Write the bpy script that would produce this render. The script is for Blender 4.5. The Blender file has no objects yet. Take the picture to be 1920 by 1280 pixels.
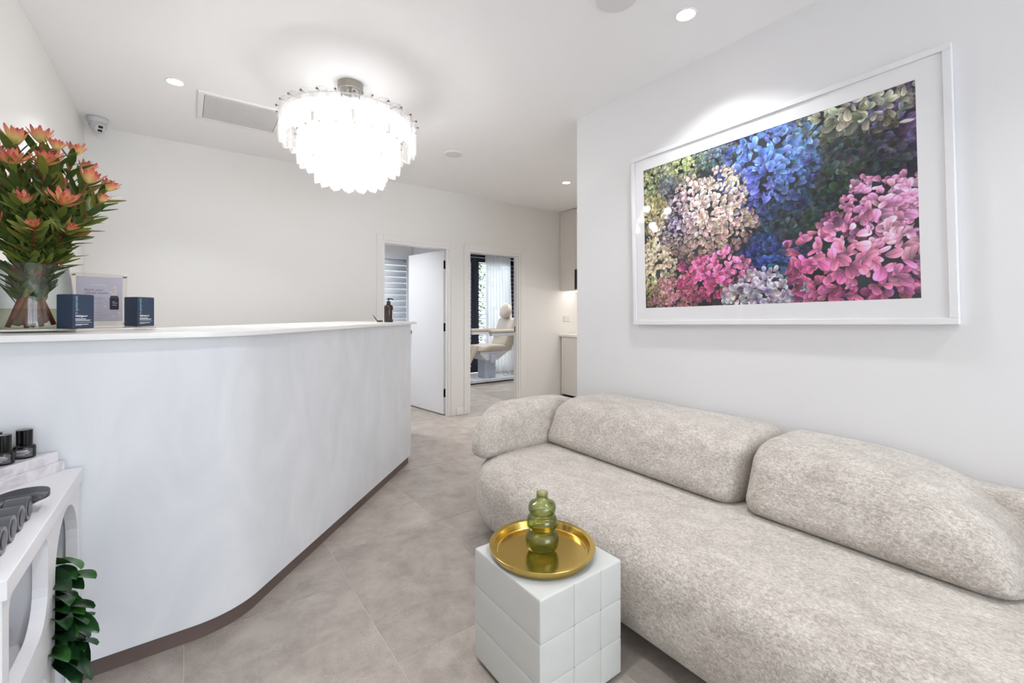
import bpy, bmesh, math, random
import numpy as np
from mathutils import Vector, Matrix
random.seed(7)
SC = bpy.context.scene
COL = SC.collection
PI = math.pi

# ------------------------------------------------------------------ camera
H = 1.24
YAW = math.atan(612.0 / 826.0)
cam_d = bpy.data.cameras.new('camera')
cam_d.sensor_width = 36.0
cam_d.lens = 36.0 * 826.0 / 1920.0
cam_d.shift_y = -53.0 / 1920.0
cam_d.clip_start = 0.02
cam = bpy.data.objects.new('camera', cam_d)
cam.location = (0, 0, H)
cam.rotation_euler = (PI / 2, 0, -YAW)
COL.objects.link(cam)
SC.camera = cam

# ------------------------------------------------------------------ world, exposure
w = bpy.data.worlds.new('World')
SC.world = w
w.use_nodes = True
bg = w.node_tree.nodes['Background']
bg.inputs[0].default_value = (0.82, 0.91, 1.0, 1)
bg.inputs[1].default_value = 4.3
SC.view_settings.view_transform = 'Standard'
SC.view_settings.look = 'None'
SC.view_settings.gamma = 1.0
SC.view_settings.use_curve_mapping = False
SC.view_settings.exposure = 0.48
SC.cycles.diffuse_bounces = 5
SC.cycles.adaptive_threshold = 0.05
# portals guide the sky light through the two glazed openings (they give no light themselves)
def portal(x, y, z, sx, sz, rx):
    l = bpy.data.lights.new('window_portal', 'AREA'); l.shape = 'RECTANGLE'; l.size = sx; l.size_y = sz; l.cycles.is_portal = True
    o = bpy.data.objects.new('window_portal', l); o.location = (x, y, z); o.rotation_euler = (rx, 0, 0); COL.objects.link(o)
portal(0.872, -4.19, 1.31, 2.95, 2.46, PI / 2)
portal(4.92, 7.9, 1.22, 2.0, 2.4, -PI / 2)
portal(1.79, 6.15, 1.25, 1.66, 1.62, -PI / 2)
SC.cycles.max_bounces = 8
SC.cycles.transparent_max_bounces = 10
SC.cycles.caustics_reflective = False
SC.cycles.caustics_refractive = False
DOWN_W = 4.6      # watts of one downlight
CHAND_W = 2.3     # watts of one chandelier bulb

# ------------------------------------------------------------------ materials
def srgb(r, g, b):
    f = lambda c: (c / 255 / 12.92) if c / 255 <= 0.04045 else ((c / 255 + 0.055) / 1.055) ** 2.4
    return (f(r), f(g), f(b), 1)

def nodes_of(name):
    m = bpy.data.materials.new(name)
    m.use_nodes = True
    nt = m.node_tree
    return m, nt, nt.nodes['Principled BSDF']

def N(nt, kind, **kw):
    n = nt.nodes.new(kind)
    for k, v in kw.items():
        setattr(n, k, v)
    return n

def mat(name, rgb, rough=0.5, metal=0.0, var=0.04, scale=12.0, bump=0.0, bscale=None, coat=0.0, spec=None, stretch=None, sheen=0.0):
    """procedural principled material: a base colour with a little noise in it and an optional bump"""
    m, nt, p = nodes_of(name)
    L = nt.links
    tc = N(nt, 'ShaderNodeTexCoord')
    src = tc.outputs['Object']
    if stretch:
        mp = N(nt, 'ShaderNodeMapping')
        mp.inputs['Scale'].default_value = stretch
        L.new(src, mp.inputs['Vector'])
        src = mp.outputs[0]
    no = N(nt, 'ShaderNodeTexNoise')
    no.inputs['Scale'].default_value = scale
    no.inputs['Detail'].default_value = 4
    L.new(src, no.inputs['Vector'])
    c = srgb(*rgb)
    mx = N(nt, 'ShaderNodeMix', data_type='RGBA')
    mx.inputs[6].default_value = tuple(max(0, x * (1 - var)) for x in c[:3]) + (1,)
    mx.inputs[7].default_value = tuple(min(1, x * (1 + var)) for x in c[:3]) + (1,)
    L.new(no.outputs['Fac'], mx.inputs[0])
    L.new(mx.outputs[2], p.inputs['Base Color'])
    p.inputs['Roughness'].default_value = rough
    p.inputs['Metallic'].default_value = metal
    p.inputs['Coat Weight'].default_value = coat
    p.inputs['Sheen Weight'].default_value = sheen
    if spec is not None:
        p.inputs['Specular IOR Level'].default_value = spec
    if bump:
        n2 = N(nt, 'ShaderNodeTexNoise')
        n2.inputs['Scale'].default_value = bscale or scale * 6
        n2.inputs['Detail'].default_value = 3
        L.new(src, n2.inputs['Vector'])
        b = N(nt, 'ShaderNodeBump')
        b.inputs['Strength'].default_value = bump
        b.inputs['Distance'].default_value = 0.004
        L.new(n2.outputs['Fac'], b.inputs['Height'])
        L.new(b.outputs[0], p.inputs['Normal'])
    return m

def emit_mat(name, rgb, strength):
    m, nt, p = nodes_of(name)
    nt.nodes.remove(p)
    e = N(nt, 'ShaderNodeEmission')
    e.inputs[0].default_value = srgb(*rgb)
    e.inputs[1].default_value = strength
    nt.links.new(e.outputs[0], nt.nodes['Material Output'].inputs[0])
    return m

def clear_mat(name, tint, edge=0.25, gloss=0.04, edge_rgb=None, refl=0.03):
    """thin clear sheet: lets light straight through with a tint, mirrors more at a glancing angle"""
    m, nt, p = nodes_of(name)
    nt.nodes.remove(p)
    L = nt.links
    lw = N(nt, 'ShaderNodeLayerWeight')
    lw.inputs['Blend'].default_value = edge
    tr = N(nt, 'ShaderNodeBsdfTransparent')
    mx = N(nt, 'ShaderNodeMix', data_type='RGBA')
    mx.inputs[6].default_value = srgb(*tint)
    mx.inputs[7].default_value = srgb(*(edge_rgb or tint))
    L.new(lw.outputs['Facing'], mx.inputs[0])
    L.new(mx.outputs[2], tr.inputs[0])
    gl = N(nt, 'ShaderNodeBsdfGlossy')
    gl.inputs['Roughness'].default_value = gloss
    gl.inputs[0].default_value = (1, 1, 1, 1)
    l2 = N(nt, 'ShaderNodeLayerWeight')
    l2.inputs['Blend'].default_value = 0.5
    pw = N(nt, 'ShaderNodeMath', operation='POWER'); pw.inputs[1].default_value = 4.5
    L.new(l2.outputs['Facing'], pw.inputs[0])
    ma = N(nt, 'ShaderNodeMath', operation='MULTIPLY_ADD'); ma.inputs[1].default_value = 0.8; ma.inputs[2].default_value = refl
    L.new(pw.outputs[0], ma.inputs[0])
    ms = N(nt, 'ShaderNodeMixShader')
    L.new(ma.outputs[0], ms.inputs[0])
    L.new(tr.outputs[0], ms.inputs[1])
    L.new(gl.outputs[0], ms.inputs[2])
    L.new(ms.outputs[0], nt.nodes['Material Output'].inputs[0])
    return m

MT = {}
MT['paint_warm'] = mat('warm_white_paint', (230, 228, 225), 0.75, var=0.012, scale=3)
MT['paint'] = mat('white_paint', (230, 229, 230), 0.75, var=0.01, scale=3)
MT['ceiling'] = mat('ceiling_paint', (245, 244, 244), 0.85, var=0.008, scale=3)
MT['trim'] = mat('white_gloss_trim', (236, 234, 232), 0.4, var=0.01)
MT['door'] = mat('white_door_paint', (232, 233, 236), 0.35, var=0.012, scale=4)
MT['black'] = mat('black_metal', (24, 24, 26), 0.4, metal=0.6, var=0.1)
MT['blackgloss'] = mat('black_gloss', (14, 14, 16), 0.12, var=0.1)
MT['steel'] = mat('brushed_steel', (150, 145, 138), 0.32, metal=1.0, var=0.06, scale=30, stretch=(1, 1, 12))
MT['chrome'] = mat('dark_chrome', (120, 116, 112), 0.2, metal=1.0)
MT['kick'] = mat('bronze_kickboard', (112, 96, 90), 0.45, metal=0.25, var=0.12, scale=6)
MT['stone'] = mat('white_stone', (238, 236, 234), 0.25, var=0.03, scale=5)
MT['laminate'] = mat('white_satin_laminate', (238, 237, 240), 0.4, var=0.015, scale=5)
MT['kitchen'] = mat('kitchen_laminate', (222, 216, 210), 0.45, var=0.015, scale=5)
MT['navy'] = mat('navy_aluminium', (30, 36, 52), 0.45, var=0.08)
MT['louvre'] = mat('louvre_paint', (226, 230, 236), 0.5, var=0.02)
MT['leather'] = mat('white_leather', (204, 205, 201), 0.42, var=0.03, scale=20, bump=0.06, bscale=160)
MT['seam'] = mat('leather_seam', (178, 178, 174), 0.6)
MT['brass'] = mat('polished_brass', (212, 182, 100), 0.16, metal=1.0, var=0.07, scale=14)
MT['dark_plinth'] = mat('dark_plinth', (38, 34, 32), 0.7)
MT['card'] = mat('navy_carton', (44, 60, 84), 0.42, var=0.05, scale=30)
MT['white_ink'] = mat('white_ink', (235, 238, 240), 0.6)
MT['pale_ink'] = mat('pale_blue_ink', (150, 178, 190), 0.6)
MT['dark_ink'] = mat('dark_ink', (70, 68, 90), 0.7)
MT['grey_ink'] = mat('grey_ink', (150, 148, 165), 0.7)
MT['flyer'] = mat('lilac_flyer_paper', (212, 210, 230), 0.6, var=0.04, scale=6)
MT['pill'] = mat('pale_capsule', (236, 230, 178), 0.4)
MT['jarprint'] = mat('printed_dark_jar', (52, 50, 70), 0.5)
MT['shampoo'] = mat('dark_brown_bottle', (48, 34, 30), 0.18, var=0.1)
MT['label'] = mat('cream_label', (232, 220, 212), 0.6, var=0.03)
MT['taupe'] = mat('taupe_print', (120, 100, 92), 0.7)
MT['tubegrey'] = mat('dark_grey_tube', (44, 44, 49), 0.32, var=0.08)
MT['capgrey'] = mat('silver_grey_cap', (88, 88, 96), 0.22, var=0.05)
MT['serum'] = mat('black_serum_glass', (20, 19, 21), 0.1, var=0.1)
MT['serumlabel'] = mat('grey_serum_label', (92, 88, 92), 0.35, var=0.04)
MT['frame'] = mat('white_frame_lacquer', (232, 231, 234), 0.35, var=0.01)
MT['matboard'] = mat('white_matboard', (246, 245, 247), 0.8, var=0.008)
MT['vent'] = mat('vent_grey', (222, 221, 221), 0.6, var=0.02)
MT['ventdark'] = mat('vent_shadow', (176, 176, 176), 0.8)
MT['camplastic'] = mat('grey_white_plastic', (196, 195, 196), 0.3, var=0.02)
MT['lens'] = mat('lens_black', (22, 22, 24), 0.15)
MT['chairpad'] = mat('beige_vinyl_pad', (206, 194, 178), 0.5, var=0.03)
MT['chairwhite'] = mat('white_chair_shell', (226, 228, 233), 0.35, var=0.02)
MT['chaircol'] = mat('silver_chair_column', (196, 204, 222), 0.25, metal=0.15, var=0.04)
MT['soil'] = mat('potting_soil', (48, 38, 30), 0.9, bump=0.8, bscale=60)
MT['pot'] = mat('white_ceramic', (222, 222, 222), 0.35)
MT['bark'] = mat('stem_bark', (140, 92, 48), 0.65, var=0.25, scale=60, bump=0.3)
MT['led'] = emit_mat('led_strip', (255, 248, 238), 16.0)
MT['lampface'] = emit_mat('downlight_face', (255, 250, 242), 14.0)
MT['bulb'] = emit_mat('bulb_glow', (255, 246, 234), 9.0)
MT['acrylic'] = clear_mat('clear_acrylic', (252, 251, 250), 0.3, 0.03, (222, 214, 210))
MT['vaseglass'] = clear_mat('clear_vase_glass', (246, 248, 248), 0.3, 0.02, (176, 184, 184))
MT['water'] = clear_mat('vase_water', (238, 238, 226), 0.3, 0.02, (222, 220, 200))
MT['greenglass'] = clear_mat('green_glass', (244, 247, 224), 0.5, 0.03, (176, 188, 130), 0.045)
MT['pane'] = clear_mat('window_pane', (255, 255, 255), 0.2, 0.02, None, 0.012)

# plaster front of the reception counter
def plaster():
    m, nt, p = nodes_of('polished_plaster')
    L = nt.links
    tc = N(nt, 'ShaderNodeTexCoord')
    mp = N(nt, 'ShaderNodeMapping')
    mp.inputs['Scale'].default_value = (1.6, 1.6, 0.7)
    L.new(tc.outputs['Object'], mp.inputs[0])
    n1 = N(nt, 'ShaderNodeTexNoise')
    n1.inputs['Scale'].default_value = 3.2
    n1.inputs['Detail'].default_value = 6
    n1.inputs['Distortion'].default_value = 1.2
    L.new(mp.outputs[0], n1.inputs['Vector'])
    cr = N(nt, 'ShaderNodeValToRGB')
    cr.color_ramp.elements[0].position = 0.3
    cr.color_ramp.elements[0].color = srgb(219, 221, 225)
    cr.color_ramp.elements[1].position = 0.72
    cr.color_ramp.elements[1].color = srgb(230, 231, 234)
    L.new(n1.outputs['Fac'], cr.inputs[0])
    L.new(cr.outputs[0], p.inputs['Base Color'])
    p.inputs['Roughness'].default_value = 0.5
    b = N(nt, 'ShaderNodeBump')
    b.inputs['Strength'].default_value = 0.08
    b.inputs['Distance'].default_value = 0.006
    L.new(n1.outputs['Fac'], b.inputs['Height'])
    L.new(b.outputs[0], p.inputs['Normal'])
    return m
MT['plaster'] = plaster()

# concrete-look floor tile; the pattern jumps from tile to tile
def concrete():
    m, nt, p = nodes_of('concrete_look_tile')
    L = nt.links
    oi = N(nt, 'ShaderNodeObjectInfo')
    ge = N(nt, 'ShaderNodeNewGeometry')
    ad = N(nt, 'ShaderNodeVectorMath', operation='ADD')
    sc = N(nt, 'ShaderNodeVectorMath', operation='SCALE')
    cb = N(nt, 'ShaderNodeCombineXYZ')
    L.new(oi.outputs['Random'], cb.inputs[0])
    L.new(oi.outputs['Random'], cb.inputs[1])
    L.new(cb.outputs[0], sc.inputs[0])
    sc.inputs['Scale'].default_value = 37.0
    L.new(ge.outputs['Position'], ad.inputs[0])
    L.new(sc.outputs[0], ad.inputs[1])
    def noise(s, d, dist=0.0):
        n = N(nt, 'ShaderNodeTexNoise')
        n.inputs['Scale'].default_value = s
        n.inputs['Detail'].default_value = d
        n.inputs['Distortion'].default_value = dist
        n.inputs['Roughness'].default_value = 0.68
        L.new(ad.outputs[0], n.inputs['Vector'])
        return n.outputs['Fac']
    def ramp(src, a, b, ca, cb_):
        r = N(nt, 'ShaderNodeValToRGB')
        r.color_ramp.elements[0].position = a
        r.color_ramp.elements[0].color = ca
        r.color_ramp.elements[1].position = b
        r.color_ramp.elements[1].color = cb_
        L.new(src, r.inputs[0])
        return r.outputs[0]
    base = ramp(noise(7.0, 8, 0.2), 0.30, 0.70, srgb(150, 140, 132), srgb(188, 178, 169))
    speck = ramp(noise(150, 3), 0.58, 0.68, (0, 0, 0, 1), (1, 1, 1, 1))
    patch = ramp(noise(5.5, 4, 0.4), 0.45, 0.62, (0, 0, 0, 1), (1, 1, 1, 1))
    mu = N(nt, 'ShaderNodeMath', operation='MULTIPLY')
    L.new(speck, mu.inputs[0]); L.new(patch, mu.inputs[1])
    mu2 = N(nt, 'ShaderNodeMath', operation='MULTIPLY')
    L.new(mu.outputs[0], mu2.inputs[0]); mu2.inputs[1].default_value = 0.9
    m1 = N(nt, 'ShaderNodeMix', data_type='RGBA')
    L.new(mu2.outputs[0], m1.inputs[0]); L.new(base, m1.inputs[6])
    m1.inputs[7].default_value = srgb(214, 206, 198)
    pit = ramp(noise(110, 2), 0.66, 0.72, (0, 0, 0, 1), (1, 1, 1, 1))
    m2 = N(nt, 'ShaderNodeMix', data_type='RGBA')
    pm = N(nt, 'ShaderNodeMath', operation='MULTIPLY')
    L.new(pit, pm.inputs[0]); pm.inputs[1].default_value = 0.85
    L.new(pm.outputs[0], m2.inputs[0]); L.new(m1.outputs[2], m2.inputs[6])
    m2.inputs[7].default_value = srgb(118, 108, 100)
    hs = N(nt, 'ShaderNodeHueSaturation')
    mr = N(nt, 'ShaderNodeMapRange')
    mr.inputs['To Min'].default_value = 0.90
    mr.inputs['To Max'].default_value = 1.08
    L.new(oi.outputs['Random'], mr.inputs['Value'])
    L.new(mr.outputs[0], hs.inputs['Value'])
    L.new(m2.outputs[2], hs.inputs['Color'])
    L.new(hs.outputs[0], p.inputs['Base Color'])
    p.inputs['Roughness'].default_value = 0.42
    b = N(nt, 'ShaderNodeBump')
    b.inputs['Strength'].default_value = 0.12
    b.inputs['Distance'].default_value = 0.002
    L.new(noise(40, 4), b.inputs['Height'])
    L.new(b.outputs[0], p.inputs['Normal'])
    return m
MT['tile'] = concrete()
MT['grout'] = mat('grout', (208, 200, 192), 0.9)

# crushed chenille of the sofa
def chenille():
    m, nt, p = nodes_of('crushed_chenille')
    L = nt.links
    tc = N(nt, 'ShaderNodeTexCoord')
    def noise(s, d, stretch, dist=0.0):
        mp = N(nt, 'ShaderNodeMapping')
        mp.inputs['Scale'].default_value = stretch
        L.new(tc.outputs['Object'], mp.inputs[0])
        n = N(nt, 'ShaderNodeTexNoise')
        n.inputs['Scale'].default_value = s
        n.inputs['Detail'].default_value = d
        n.inputs['Distortion'].default_value = dist
        L.new(mp.outputs[0], n.inputs['Vector'])
        return n.outputs['Fac']
    fine = noise(135, 3, (1, 0.6, 1), 0.8)
    mid = noise(16, 4, (1, 0.6, 1), 0.7)
    thread = noise(210, 1, (1, 1, 0.35))
    a1 = N(nt, 'ShaderNodeMath', operation='MULTIPLY_ADD')
    L.new(mid, a1.inputs[0]); a1.inputs[1].default_value = 0.5; L.new(fine, a1.inputs[2])
    a2 = N(nt, 'ShaderNodeMath', operation='MULTIPLY_ADD')
    L.new(thread, a2.inputs[0]); a2.inputs[1].default_value = 0.3; L.new(a1.outputs[0], a2.inputs[2])
    sc8 = N(nt, 'ShaderNodeMath', operation='MULTIPLY'); sc8.inputs[1].default_value = 0.8
    L.new(a2.outputs[0], sc8.inputs[0])
    cr = N(nt, 'ShaderNodeValToRGB')
    e = cr.color_ramp.elements
    e[0].position = 0.56; e[0].color = srgb(164, 155, 146)
    e[1].position = 0.92; e[1].color = srgb(216, 208, 200)
    mid_e = cr.color_ramp.elements.new(0.73); mid_e.color = srgb(190, 182, 173)
    L.new(sc8.outputs[0], cr.inputs[0])
    L.new(cr.outputs[0], p.inputs['Base Color'])
    p.inputs['Roughness'].default_value = 0.85
    p.inputs['Sheen Weight'].default_value = 0.35
    p.inputs['Sheen Roughness'].default_value = 0.4
    b = N(nt, 'ShaderNodeBump')
    b.inputs['Strength'].default_value = 0.55
    b.inputs['Distance'].default_value = 0.006
    L.new(a2.outputs[0], b.inputs['Height'])
    L.new(b.outputs[0], p.inputs['Normal'])
    return m
MT['chenille'] = chenille()

# textured chandelier glass: scatters the bulbs' light
def chand_glass():
    m, nt, p = nodes_of('textured_frosted_glass')
    nt.nodes.remove(p)
    L = nt.links
    tc = N(nt, 'ShaderNodeTexCoord')
    no = N(nt, 'ShaderNodeTexNoise')
    no.inputs['Scale'].default_value = 45
    no.inputs['Detail'].default_value = 1
    L.new(tc.outputs['Object'], no.inputs['Vector'])
    tl = N(nt, 'ShaderNodeBsdfTranslucent')
    tl.inputs[0].default_value = (0.96, 0.96, 0.95, 1)
    tp = N(nt, 'ShaderNodeBsdfTransparent')
    df = N(nt, 'ShaderNodeBsdfDiffuse')
    df.inputs[0].default_value = (0.93, 0.93, 0.92, 1)
    gl = N(nt, 'ShaderNodeBsdfGlossy')
    gl.inputs['Roughness'].default_value = 0.12
    m1 = N(nt, 'ShaderNodeMixShader'); m1.inputs[0].default_value = 0.40
    L.new(tl.outputs[0], m1.inputs[1]); L.new(df.outputs[0], m1.inputs[2])
    cr = N(nt, 'ShaderNodeMapRange')
    cr.inputs['From Min'].default_value = 0.35; cr.inputs['From Max'].default_value = 0.65
    cr.inputs['To Min'].default_value = 0.83; cr.inputs['To Max'].default_value = 0.985
    L.new(no.outputs['Fac'], cr.inputs['Value'])
    m2 = N(nt, 'ShaderNodeMixShader')
    L.new(cr.outputs[0], m2.inputs[0])
    L.new(m1.outputs[0], m2.inputs[1]); L.new(tp.outputs[0], m2.inputs[2])
    m3 = N(nt, 'ShaderNodeMixShader'); m3.inputs[0].default_value = 0.08
    L.new(m2.outputs[0], m3.inputs[1]); L.new(gl.outputs[0], m3.inputs[2])
    L.new(m3.outputs[0], nt.nodes['Material Output'].inputs[0])
    return m
MT['chandglass'] = chand_glass()
def frosted():
    m, nt, p = nodes_of('frosted_plate')
    nt.nodes.remove(p)
    df = N(nt, 'ShaderNodeBsdfDiffuse'); df.inputs[0].default_value = (0.9, 0.9, 0.9, 1)
    tl = N(nt, 'ShaderNodeBsdfTranslucent'); tl.inputs[0].default_value = (0.9, 0.9, 0.9, 1)
    no = N(nt, 'ShaderNodeTexNoise'); no.inputs['Scale'].default_value = 30
    mr = N(nt, 'ShaderNodeMapRange'); mr.inputs['To Min'].default_value = 0.55; mr.inputs['To Max'].default_value = 0.65
    ms = N(nt, 'ShaderNodeMixShader')
    nt.links.new(no.outputs['Fac'], mr.inputs['Value']); nt.links.new(mr.outputs[0], ms.inputs[0])
    nt.links.new(df.outputs[0], ms.inputs[1]); nt.links.new(tl.outputs[0], ms.inputs[2])
    nt.links.new(ms.outputs[0], nt.nodes['Material Output'].inputs[0])
    return m
MT['frosted'] = frosted()

def sheer():
    m, nt, p = nodes_of('sheer_curtain_cloth')
    nt.nodes.remove(p)
    L = nt.links
    tc = N(nt, 'ShaderNodeTexCoord')
    no = N(nt, 'ShaderNodeTexNoise'); no.inputs['Scale'].default_value = 90
    L.new(tc.outputs['Object'], no.inputs['Vector'])
    tl = N(nt, 'ShaderNodeBsdfTranslucent'); tl.inputs[0].default_value = (0.95, 0.95, 0.95, 1)
    df = N(nt, 'ShaderNodeBsdfDiffuse'); df.inputs[0].default_value = (0.93, 0.93, 0.93, 1)
    tp = N(nt, 'ShaderNodeBsdfTransparent')
    a = N(nt, 'ShaderNodeMixShader'); a.inputs[0].default_value = 0.5
    L.new(tl.outputs[0], a.inputs[1]); L.new(df.outputs[0], a.inputs[2])
    b = N(nt, 'ShaderNodeMixShader')
    mr = N(nt, 'ShaderNodeMapRange')
    mr.inputs['To Min'].default_value = 0.03; mr.inputs['To Max'].default_value = 0.10
    L.new(no.outputs['Fac'], mr.inputs['Value']); L.new(mr.outputs[0], b.inputs[0])
    L.new(a.outputs[0], b.inputs[1]); L.new(tp.outputs[0], b.inputs[2])
    L.new(b.outputs[0], nt.nodes['Material Output'].inputs[0])
    return m
MT['sheer'] = sheer()

def leafmat(name, stops, rough=0.45, axis_gradient=False, spec=0.5):
    """colour differs from leaf to leaf (object random) or runs from base to tip"""
    m, nt, p = nodes_of(name)
    L = nt.links
    oi = N(nt, 'ShaderNodeObjectInfo')
    tc = N(nt, 'ShaderNodeTexCoord')
    cr = N(nt, 'ShaderNodeValToRGB')
    el = cr.color_ramp.elements
    el[0].position, el[0].color = stops[0][0], srgb(*stops[0][1])
    el[1].position, el[1].color = stops[-1][0], srgb(*stops[-1][1])
    for q, c in stops[1:-1]:
        x = el.new(q); x.color = srgb(*c)
    if axis_gradient:
        sp = N(nt, 'ShaderNodeSeparateXYZ')
        L.new(tc.outputs['Generated'], sp.inputs[0])
        ad = N(nt, 'ShaderNodeMath', operation='MULTIPLY_ADD')
        L.new(oi.outputs['Random'], ad.inputs[0]); ad.inputs[1].default_value = 0.25
        L.new(sp.outputs[1], ad.inputs[2])
        sb = N(nt, 'ShaderNodeMath', operation='SUBTRACT')
        L.new(ad.outputs[0], sb.inputs[0]); sb.inputs[1].default_value = 0.12
        L.new(sb.outputs[0], cr.inputs[0])
    else:
        no = N(nt, 'ShaderNodeTexNoise'); no.inputs['Scale'].default_value = 14
        L.new(tc.outputs['Object'], no.inputs['Vector'])
        ad = N(nt, 'ShaderNodeMath', operation='MULTIPLY_ADD')
        L.new(no.outputs['Fac'], ad.inputs[0]); ad.inputs[1].default_value = 0.3
        L.new(oi.outputs['Random'], ad.inputs[2])
        sb = N(nt, 'ShaderNodeMath', operation='SUBTRACT')
        L.new(ad.outputs[0], sb.inputs[0]); sb.inputs[1].default_value = 0.15
        L.new(sb.outputs[0], cr.inputs[0])
    L.new(cr.outputs[0], p.inputs['Base Color'])
    p.inputs['Roughness'].default_value = rough
    p.inputs['Specular IOR Level'].default_value = spec
    return m
MT['pleaf'] = leafmat('protea_leaf', [(0.0, (62, 82, 36)), (0.35, (88, 108, 46)), (0.7, (116, 128, 54)), (0.92, (142, 142, 62)), (1.0, (150, 100, 62))], 0.5)
MT['bract'] = leafmat('protea_bract', [(0.0, (186, 184, 92)), (0.3, (242, 212, 140)), (0.6, (240, 170, 116)), (0.85, (226, 122, 100)), (1.0, (188, 84, 84))], 0.45, True)
MT['pcore'] = mat('protea_core', (150, 170, 120), 0.6, var=0.15, scale=80)
MT['pstem'] = mat('protea_stem', (150, 74, 48), 0.6, var=0.2, scale=40)
MT['rubber'] = leafmat('dark_plant_leaf', [(0.0, (22, 50, 26)), (0.5, (34, 74, 36)), (0.85, (52, 100, 42)), (1.0, (70, 120, 48))], 0.3)
MT['garden'] = leafmat('garden_leaf', [(0.0, (70, 100, 60)), (0.5, (100, 135, 86)), (1.0, (140, 165, 110))], 0.6)

# ------------------------------------------------------------------ mesh helpers
class MB:
    def __init__(self):
        self.v, self.f = [], []
    def add(self, vs, fs):
        o = len(self.v)
        self.v += [tuple(p) for p in vs]
        self.f += [tuple(i + o for i in q) for q in fs]
        return self
    def box(self, x0, x1, y0, y1, z0, z1):
        vs = [(x0, y0, z0), (x1, y0, z0), (x1, y1, z0), (x0, y1, z0), (x0, y0, z1), (x1, y0, z1), (x1, y1, z1), (x0, y1, z1)]
        return self.add(vs, [(0, 3, 2, 1), (4, 5, 6, 7), (0, 1, 5, 4), (1, 2, 6, 5), (2, 3, 7, 6), (3, 0, 4, 7)])
    def rings(self, rs, closed=True, cap0=True, cap1=True):
        n = len(rs[0]); o = []
        vs = [p for r in rs for p in r]
        for i in range(len(rs) - 1):
            for j in range(n if closed else n - 1):
                k = (j + 1) % n
                o.append((i * n + j, i * n + k, (i + 1) * n + k, (i + 1) * n + j))
        if cap0: o.append(tuple(range(n - 1, -1, -1)))
        if cap1: o.append(tuple((len(rs) - 1) * n + j for j in range(n)))
        return self.add(vs, o)
    def lathe(self, prof, n=32, c=(0, 0), sx=1, sy=1, cap0=True, cap1=True):
        return self.rings([[(c[0] + r * sx * math.cos(2 * PI * j / n), c[1] + r * sy * math.sin(2 * PI * j / n), z) for j in range(n)] for r, z in prof], True, cap0, cap1)
    def prism(self, poly, z0, z1):
        return self.rings([[(x, y, z0) for x, y in poly], [(x, y, z1) for x, y in poly]])
    def tube(self, pts, rad, n=8):
        rs = []
        for i, p in enumerate(pts):
            a = Vector(pts[max(i - 1, 0)]); b = Vector(pts[min(i + 1, len(pts) - 1)])
            t = (b - a).normalized()
            u = t.cross(Vector((0, 0, 1)) if abs(t.z) < 0.9 else Vector((1, 0, 0))).normalized()
            q = t.cross(u)
            r = rad[i] if isinstance(rad, (list, tuple)) else rad
            rs.append([tuple(Vector(p) + r * (u * math.cos(2 * PI * j / n) + q * math.sin(2 * PI * j / n))) for j in range(n)])
        return self.rings(rs)
    def sphere(self, c, r, nu=16, nv=10, s=(1, 1, 1)):
        rs = []
        for i in range(1, nv):
            a = PI * i / nv
            rs.append([(c[0] + r * s[0] * math.sin(a) * math.cos(2 * PI * j / nu), c[1] + r * s[1] * math.sin(a) * math.sin(2 * PI * j / nu), c[2] - r * s[2] * math.cos(a)) for j in range(nu)])
        return self.rings(rs)
    def xf(self, M):
        self.v = [tuple(M @ Vector(p)) for p in self.v]
        return self
    def mesh(self, name, m, smooth=False):
        me = bpy.data.meshes.new(name)
        me.from_pydata(self.v, [], self.f)
        bm = bmesh.new(); bm.from_mesh(me)
        bmesh.ops.recalc_face_normals(bm, faces=bm.faces)
        bm.to_mesh(me); bm.free()
        if m: me.materials.append(MT[m] if isinstance(m, str) else m)
        if smooth:
            me.polygons.foreach_set('use_smooth', [True] * len(me.polygons))
        return me
    def build(self, name, m, parent=None, smooth=False, bevel=0, seg=2, loc=None, w=False, auto=None):
        """w: the vertices are in world space; they are shifted to the parent (or loc)"""
        o = None
        if w:
            o = worldloc(parent) if parent else Vector(loc or (0, 0, 0))
            self.v = [(p[0] - o.x, p[1] - o.y, p[2] - o.z) for p in self.v]
        ob = bpy.data.objects.new(name, self.mesh(name, m, smooth))
        COL.objects.link(ob)
        ob.parent = parent
        if loc is not None: ob.location = loc
        if bevel:
            b = ob.modifiers.new('bevel', 'BEVEL'); b.width = bevel; b.segments = seg; b.limit_method = 'ANGLE'; b.angle_limit = 0.6
            if auto is None: auto = True
        if auto:
            ob.data.polygons.foreach_set('use_smooth', [True] * len(ob.data.polygons))
            wn = ob.modifiers.new('wn', 'WEIGHTED_NORMAL'); wn.keep_sharp = True
        return ob

def worldloc(o):
    v = Vector((0, 0, 0))
    while o:
        v += o.location; o = o.parent
    return v

def tag(o, label=None, cat=None, group=None, kind=None):
    if label: o['label'] = label
    if cat: o['category'] = cat
    if group: o['group'] = group
    if kind: o['kind'] = kind
    return o

def thing(name, label, cat, loc=(0, 0, 0), rotz=0, group=None):
    o = bpy.data.objects.new(name, None)
    o.empty_display_size = 0.05
    COL.objects.link(o)
    o.location = loc; o.rotation_euler = (0, 0, rotz)
    return tag(o, label, cat, group)

def share(src, parent, name=None):
    c = src.copy(); COL.objects.link(c); c.parent = parent
    if name: c.name = name
    return c

def inst(name, me, parent, M):
    o = bpy.data.objects.new(name, me); COL.objects.link(o); o.parent = parent
    o.matrix_local = M
    return o

def struct(name, mb, m, **k):
    return tag(mb.build(name, m, **k), kind='structure')

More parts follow.
